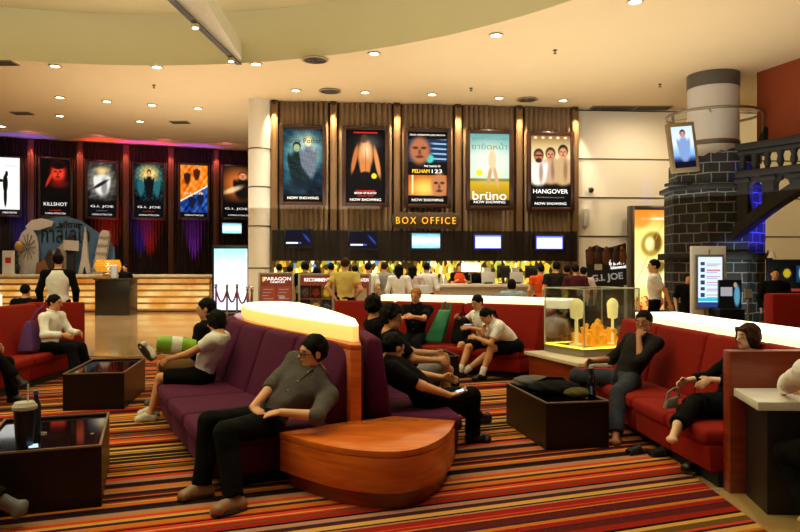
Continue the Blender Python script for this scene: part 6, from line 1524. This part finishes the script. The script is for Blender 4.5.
# right red sofa
_, Jm = person('man in charcoal shirt and jeans with a hand over his mouth', 2.24, 6.98, (-.92, -.4), pel=.455, H=1.66, lean=34, headdir=(-.62, -.78, -.05), neckdir=(-.1, -.1, 1),
       hands=[(1.98, 7.2, .62), 'mouth'], elbows=[None, (-.4, -.7, -.9)], handdir=[None, (.25, .5, .8)], palm=[None, (.6, .6, 0)], feet=[(1.95, 7.3, .09, -.9, -.2), (1.95, 6.32, .092, -.35, -.95)], knees=[(-.9, .2, .7), (-.6, -.5, 1)],
       vox=.0105, skin=SKD, top=(C_GREY, 1.15), bottom=(C_DENIM, 1.85), shoes=L_BLK, sandal=True, hair=(HAIR_K, 'short'), curl=.7)
_, Jq = person('woman with brown bob in black clothes beside the dark wood end panel', 2.63, 5.62, (-.97, -.05), pel=.465, H=1.53, lean=24, slim=.92, headdir=(-.95, -.24, .0), hands=[(2.36, 5.75, .66), (2.4, 5.42, .72)], elbows=[None, (0, -.6, -.5)], handdir=[None, (-.3, -.2, -.1)],
       feet=[(2.07, 5.22, .42, -.6, -.6, -.4), (2.3, 5.4, .1, -.9, -.2)], knees=[(-.6, .2, 1), (-.6, .3, 1)], vox=.0105, skin=SKP, top=(C_BLACK, 1.7), bottom=(C_BLACK, 1.97), skirt=(C_BLACK, .95), shoes=[None, L_BLK], hair=(HAIR_B, 'bob'))
t = thing('handbag', 'grey handbag with looped strap hanging at the knee of the woman in black', 'bag', (2.1, 5.42, .5), .3); t.scale = (.75, .75, .75)
GRYB = mat('bag_leather_grey', (120, 120, 118), .4, var=.2)
MB().hexa([(-.09, -.03, 0), (.07, -.03, 0), (.07, .03, 0), (-.09, .03, 0)], [(-.06, -.02, .09), (.08, -.02, .12), (.08, .02, .12), (-.06, .02, .09)]).build('body', GRYB, t, bevel=.015); MB().tube([(-.06, 0, .08), (-.04, 0, .16), (.03, 0, .2), (.09, 0, .2), (.1, 0, .1)], .012, 8).build('strap', GRYB, t)
# white sleeve at the counter
o = thing('stool', 'black round stool at the white-topped counter', 'stool', (2.57, 4.05, 0)); MB().lathe([(.2, .38), (.21, .4), (.2, .43), (0, .432)], n=28).build('seat', L_BLK, o); MB().lathe([(.2, 0), (.2, .02), (.03, .04), (.03, .38)], n=24).build('pedestal', CHR, o)
person('person in white shirt leaning an elbow on the white-topped counter', 2.57, 4.05, (-.1, 1), pel=.53, H=1.7, lean=-8, headdir=(-.3, 1, 0), hands=[(2.66, 4.6, .79), (2.52, 4.62, .79)], elbows=[(.5, -.3, -.5), (-1, -.1, -.3)], feet=[(2.65, 4.2, .09, 0, 1), (2.5, 4.2, .09, 0, 1)],
       vox=.013, skin=SK, top=(C_WHITE, 1.9), bottom=(C_BLACK, 1.97), hair=(HAIR_K, 'short'))
person('dark-haired person seen from behind beyond the glowing ledge of the left red sofa', (25 - CX) / FPX * 12.6, 12.6, (0, 1), pel=.5, H=1.66, lean=0, headdir=(.1, 1, 0), feet=[((25 - CX) / FPX * 12.6 + .1, 13., .09), ((25 - CX) / FPX * 12.6 - .1, 13., .09)], vox=.016, top=(C_BLACK, .9), bottom=(C_BLACK, 1.97), hair=(HAIR_K, 'short'))
o = thing('stool', 'low stool beyond the glowing ledge of the left red sofa', 'stool', ((25 - CX) / FPX * 12.6, 12.6, 0)); MB().lathe([(.2, 0), (.22, .02), (.22, .36), (.18, .4), (0, .4)], n=24).build('seat', PLIN, o)

# ------------------------------------------------------------------ standing people farther back
def stand(label, px, d, f, H, topm, sl, botm, hair=(HAIR_K, 'short'), vox=.017, group=None, **k):
    x = (px - CX) / FPX * d
    if group: H *= .975
    return person(label, x, d, f, pel=.91 * H / 1.7, H=H, vox=vox, top=(topm, sl), bottom=(botm, 1.97) if botm else None, hair=hair, group=group, **k)
Q = 'ticket queue'
stand('waitress in white vest with black sleeves walking on the stone floor by the glowing steps', 58, 12.2, (-.3, 1), 1.82, C_BLACK, 1.8, C_BLACK, vox=.014, vest=C_WHITE, hair=(HAIR_K, 'bun'))
xk = (345 - CX) / FPX * 13.2
stand('man in pale yellow shirt seen from behind, hand on hip before the menu boards', 345, 13.2, (.1, 1), 1.76, C_YEL, .6, C_BLACK, vox=.013, hands=[(xk + .22, 13.3, 1.05), (xk - .17, 13.05, 1.0)], elbows=[(.4, -.6, -.3), (-1, -.5, 0)], hair=(HAIR_B, 'short'))
xk = (655 - CX) / FPX * 12.6
stand('man in white short-sleeved shirt walking past the golden light box', 655, 12.6, (-.75, .35), 1.72, C_WHITE, .75, C_BLACK, vox=.013, headdir=(-.95, .1, 0), hands=[None, (xk + .2, 12.42, .93)], elbows=[None, (.9, -.2, -.2)])
stand('customer in white T-shirt at the far end of the ticket counter beside the column', 279, 17.6, (.1, 1), 1.7, C_WHITE, .5, C_NAVY, group=Q)
stand('customer in navy top with pale band next to the white T-shirt at the counter', 290, 17.3, (.2, 1), 1.66, C_NAVY, .5, C_NAVY, vest=None, group=Q)
stand('tall dark-clothed customer behind the first menu boards', 305, 16.6, (.1, 1), 1.74, C_BLACK, .9, C_BLACK, hair=(HAIR_K, 'curly'), group=Q)
stand('short customer in pale top behind the recommend board', 317, 17.2, (-.2, 1), 1.62, C_LGREY, .5, C_BLACK, hair=(HAIR_K, 'long'), group=Q)
stand('customer in red-brown striped top behind the recommend board', 331, 17.0, (.1, 1), 1.72, C_RST, .5, C_NAVY, group=Q)
stand('dark-haired customer in grey just beyond the yellow-shirted man', 355, 17.2, (.1, 1), 1.66, C_LGREY, .5, C_BLACK, group=Q)
stand('customer in white shirt between the yellow-shirted man and the bare-shouldered woman', 368, 16.4, (.25, 1), 1.72, C_WHITE, .7, C_NAVY, group=Q)
stand('bare-shouldered woman in pale tank top with tied-up hair in the queue', 384, 16.6, (.2, 1), 1.74, C_LGREY, 0, C_DENIM, hair=(HAIR_B, 'bun'), group=Q)
stand('woman in white long-sleeved blouse and black skirt in the queue', 399, 15.8, (.1, 1), 1.68, C_WHITE, 1.8, C_BLACK, group=Q, hair=(HAIR_K, 'long'))
stand('customer in pale pink blouse in the queue', 412.5, 16.2, (.1, 1), 1.66, C_PINK, 1.8, C_BLACK, group=Q, hair=(HAIR_K, 'long'))
stand('customer in white shirt with a white carrier bag, last in the queue before the cashier', 426.5, 16.4, (.2, 1), 1.72, C_WHITE, 1.2, C_BLACK, group=Q)
t = thing('carrier_bag', 'white carrier bag hanging from the last customer in the queue', 'bag', ((421 - CX) / FPX * 16.1, 16.1, .72)); MB().hexa([(-.2, -.07, 0), (.2, -.07, 0), (.2, .07, 0), (-.2, .07, 0)], [(-.18, -.05, .45), (.18, -.05, .45), (.18, .05, .45), (-.18, .05, .45)]).build('body', mat('carrier_white', (206, 208, 210), .5, bump=.5), t, bevel=.03)
MB().tube([(-.1, 0, .43), (-.06, 0, .6), (.06, 0, .6), (.1, 0, .43)], .012, 8).build('handle', MATS['carrier_white'], t)
xk = (459.5 - CX) / FPX * 19.7
person('cashier with dark hair and orange apron behind the ticket counter', xk, 19.72, (-.1, -1), pel=.9, H=1.68, vox=.016, skin=SK, top=(C_BLACK, .7), bottom=(C_BLACK, 1.97), hair=(HAIR_K, 'bob'), vest=C_ORA, hands=[(xk - .1, 19.45, 1.2), (xk + .15, 19.45, 1.2)])
xk = (478 - CX) / FPX * 19.8
person('second cashier in dark clothes half hidden behind the white lamp and terminals', xk, 19.75, (-.1, -1), pel=.88, H=1.64, vox=.016, top=(C_BLACK, .9), bottom=(C_BLACK, 1.97), hair=(HAIR_K, 'short'))
xk = (512 - CX) / FPX * 14.6
person('person in pale blue T-shirt sitting with back turned before the ticket counter', xk, 14.6, (.05, 1), pel=.56, H=1.66, lean=-6, vox=.015, top=(C_BLUE, .5), bottom=(C_NAVY, 1.97), feet=[(xk + .12, 15.0, .09), (xk - .12, 15., .09)], hair=(HAIR_K, 'bob'))
o = thing('stool', 'low dark stool under the person in pale blue before the ticket counter', 'stool', (xk, 14.6, 0)); MB().lathe([(.2, 0), (.22, .02), (.22, .42), (.18, .46), (0, .46)], n=24).build('seat', PLIN, o)
G = 'group by the wall'
xk = (541 - CX) / FPX * 15.6
stand('customer in bright orange T-shirt near the counter end', 541, 15.6, (.15, 1), 1.68, C_ORA, .5, C_BLACK, group=G, vox=.015)
xk = (556.5 - CX) / FPX * 15.2
stand('broad man in dark grey T-shirt, hand on hip, beside the orange T-shirt', 556.5, 15.2, (-.1, 1), 1.74, C_GREY, .6, C_BLACK, group=G, vox=.015, slim=1.12, hands=[(xk + .28, 15.0, 1.02), None], elbows=[(1, -.3, 0), None])
stand('customer in lime green top behind the man in dark grey', 567, 16.2, (0, 1), 1.66, C_LIME, .6, C_DENIM, group=G)
stand('customer in maroon top near the white wall', 575.5, 15.0, (.2, 1), 1.68, C_MAR, .7, C_BLACK, group=G, vox=.015)
stand('slim customer in pale pink top, closest to the dark film standee', 583.5, 15.8, (.1, 1), 1.62, C_PINK, .7, C_DENIM, group=G)
person('receptionist in black with white collar behind the dark reception desk', (125.5 - CX) / FPX * 23.55, 23.55, (-.3, -1), pel=.88, H=1.66, vox=.018, top=(C_BLACK, 1.9), bottom=(C_BLACK, 1.97), hair=(HAIR_K, 'bun'), collar=False)
person('dark-clothed person half hidden beside the kiosk before the castle tower', (687.5 - CX) / FPX * 14.6, 14.6, (-.2, -1), pel=.75, H=1.5, vox=.016, top=(C_BLACK, .9), bottom=(C_BLACK, 1.97), hair=(HAIR_K, 'bob'))
person('person in black standing behind the orange-red sofa back under the bridge', (775 - CX) / FPX * 13.0, 13.0, (-.4, -1), pel=.84, H=1.56, vox=.016, top=(C_BLACK, 1.9), bottom=(C_BLACK, 1.97), hair=(HAIR_K, 'short'))

# ------------------------------------------------------------------ light
def lamp(kind, loc, energy, color, size=1., target=None, spot=None, blend=.6, name='lamp'):
    L = bpy.data.lights.new(name, kind); L.energy = energy; L.color = lin(color)
    if kind == 'AREA': L.shape = 'DISK'; L.size = size
    elif kind in ('SPOT', 'POINT'): L.shadow_soft_size = size
    if kind == 'SPOT': L.spot_size = spot; L.spot_blend = blend
    o = bpy.data.objects.new(name, L); COL.objects.link(o); o.location = loc
    if target is not None: o.rotation_euler = (Vector(target) - Vector(loc)).to_track_quat('-Z', 'Y').to_euler()
    return o
WARM = (255, 238, 214)
# ceiling spots in the recess above the seats
lamp('SPOT', (2.4, 5.6, 7.6), 420, WARM, .15, (1.2, 5.0, 0), .75, .8, 'recess_spot')
lamp('SPOT', (-1.5, 4.6, 7.6), 170, WARM, .15, (-.6, 4.9, 0), .5, .9, 'recess_spot')
lamp('SPOT', (2.8, 9.2, 6.4), 200, WARM, .15, (2.2, 8.2, 0), .8, .8, 'recess_spot')
lamp('SPOT', (.5, 11.8, 6.4), 240, WARM, .15, (.9, 10.2, 0), .8, .8, 'recess_spot')
lamp('SPOT', (-4.2, 8.8, 7.6), 170, WARM, .15, (-3.9, 8.6, 0), .9, .8, 'recess_spot')
# unseen fill discs added to brighten the recess and the ceiling
lamp('AREA', (-6, 6, 6.3), 1450, (255, 252, 230), 14, (-6, 6, 10), name='recess_fill')
lamp('AREA', (4, 15, 3.3), 340, (255, 246, 226), 10, (4, 15, 10), name='ceiling_fill')
lamp('AREA', (-5, 20, 3.3), 260, (255, 238, 214), 9, (-5, 20, 10), name='ceiling_fill')
# wall wash on the right wall and the tower
lamp('SPOT', (7.5, 19.4, 6.2), 300, (255, 230, 190), .3, (7.2, 22, 3.2), 1.9, .9, 'wall_wash')
lamp('SPOT', (12., 15.5, 6.2), 700, (255, 224, 160), .3, (12, 22, 3.), 1.9, .9, 'wall_wash')
lamp('SPOT', (10.6, 15.2, 2.6), 1500, (60, 60, 255), .1, (8.9, 17.0, 2.9), .8, .7, 'blue_spot')
lamp('SPOT', (8.0, 14.6, .6), 300, (210, 230, 220), .1, (8.4, 17, 1.2), 1., .7, 'tower_uplight')
# coloured uplights of the far drapes
for px, c, e in ((20, (60, 60, 255), 90), (103, (255, 40, 24), 70), (109, (255, 50, 30), 90), (140, (70, 50, 255), 80), (149, (255, 40, 24), 110), (193, (170, 60, 255), 110)):
    x, y = on_wall(LA, LB, px, .5); lamp('SPOT', (x, y, 1.0), e * 16, c, .05, (x, y + .3, 5), .5, .8, 'drape_uplight')
x, y = on_wall(LA, LB, 120, 2.0)
for k in range(5): lamp('SPOT', (-13.5 + 2.2 * k, 25.2 + .8 * k, 6.3), 28, (255, 120, 160), .2, (-13.8 + 2.2 * k, 27.2 + .8 * k, 6.5), 1.6, .9, 'pink_wash')

w = bpy.data.worlds.new('world'); scn.world = w; w.use_nodes = True
bg = w.node_tree.nodes['Background']; bg.inputs['Color'].default_value = (*lin((240, 232, 236)), 1); bg.inputs['Strength'].default_value = .03

cam = bpy.data.cameras.new('camera'); cam.sensor_width = 36; cam.lens = FPX / 800 * 36; cam.clip_end = 200
co = bpy.data.objects.new('camera', cam); COL.objects.link(co); co.location = (0, 0, CAM_H); co.rotation_euler = (PI / 2, 0, 0); scn.camera = co
scn.view_settings.view_transform = 'Standard'; scn.view_settings.look = 'None'; scn.view_settings.gamma = 1; scn.view_settings.use_curve_mapping = False
scn.view_settings.exposure = 0.15
scn.cycles.use_denoising = True; scn.cycles.max_bounces = 8; scn.cycles.sample_clamp_indirect = 6
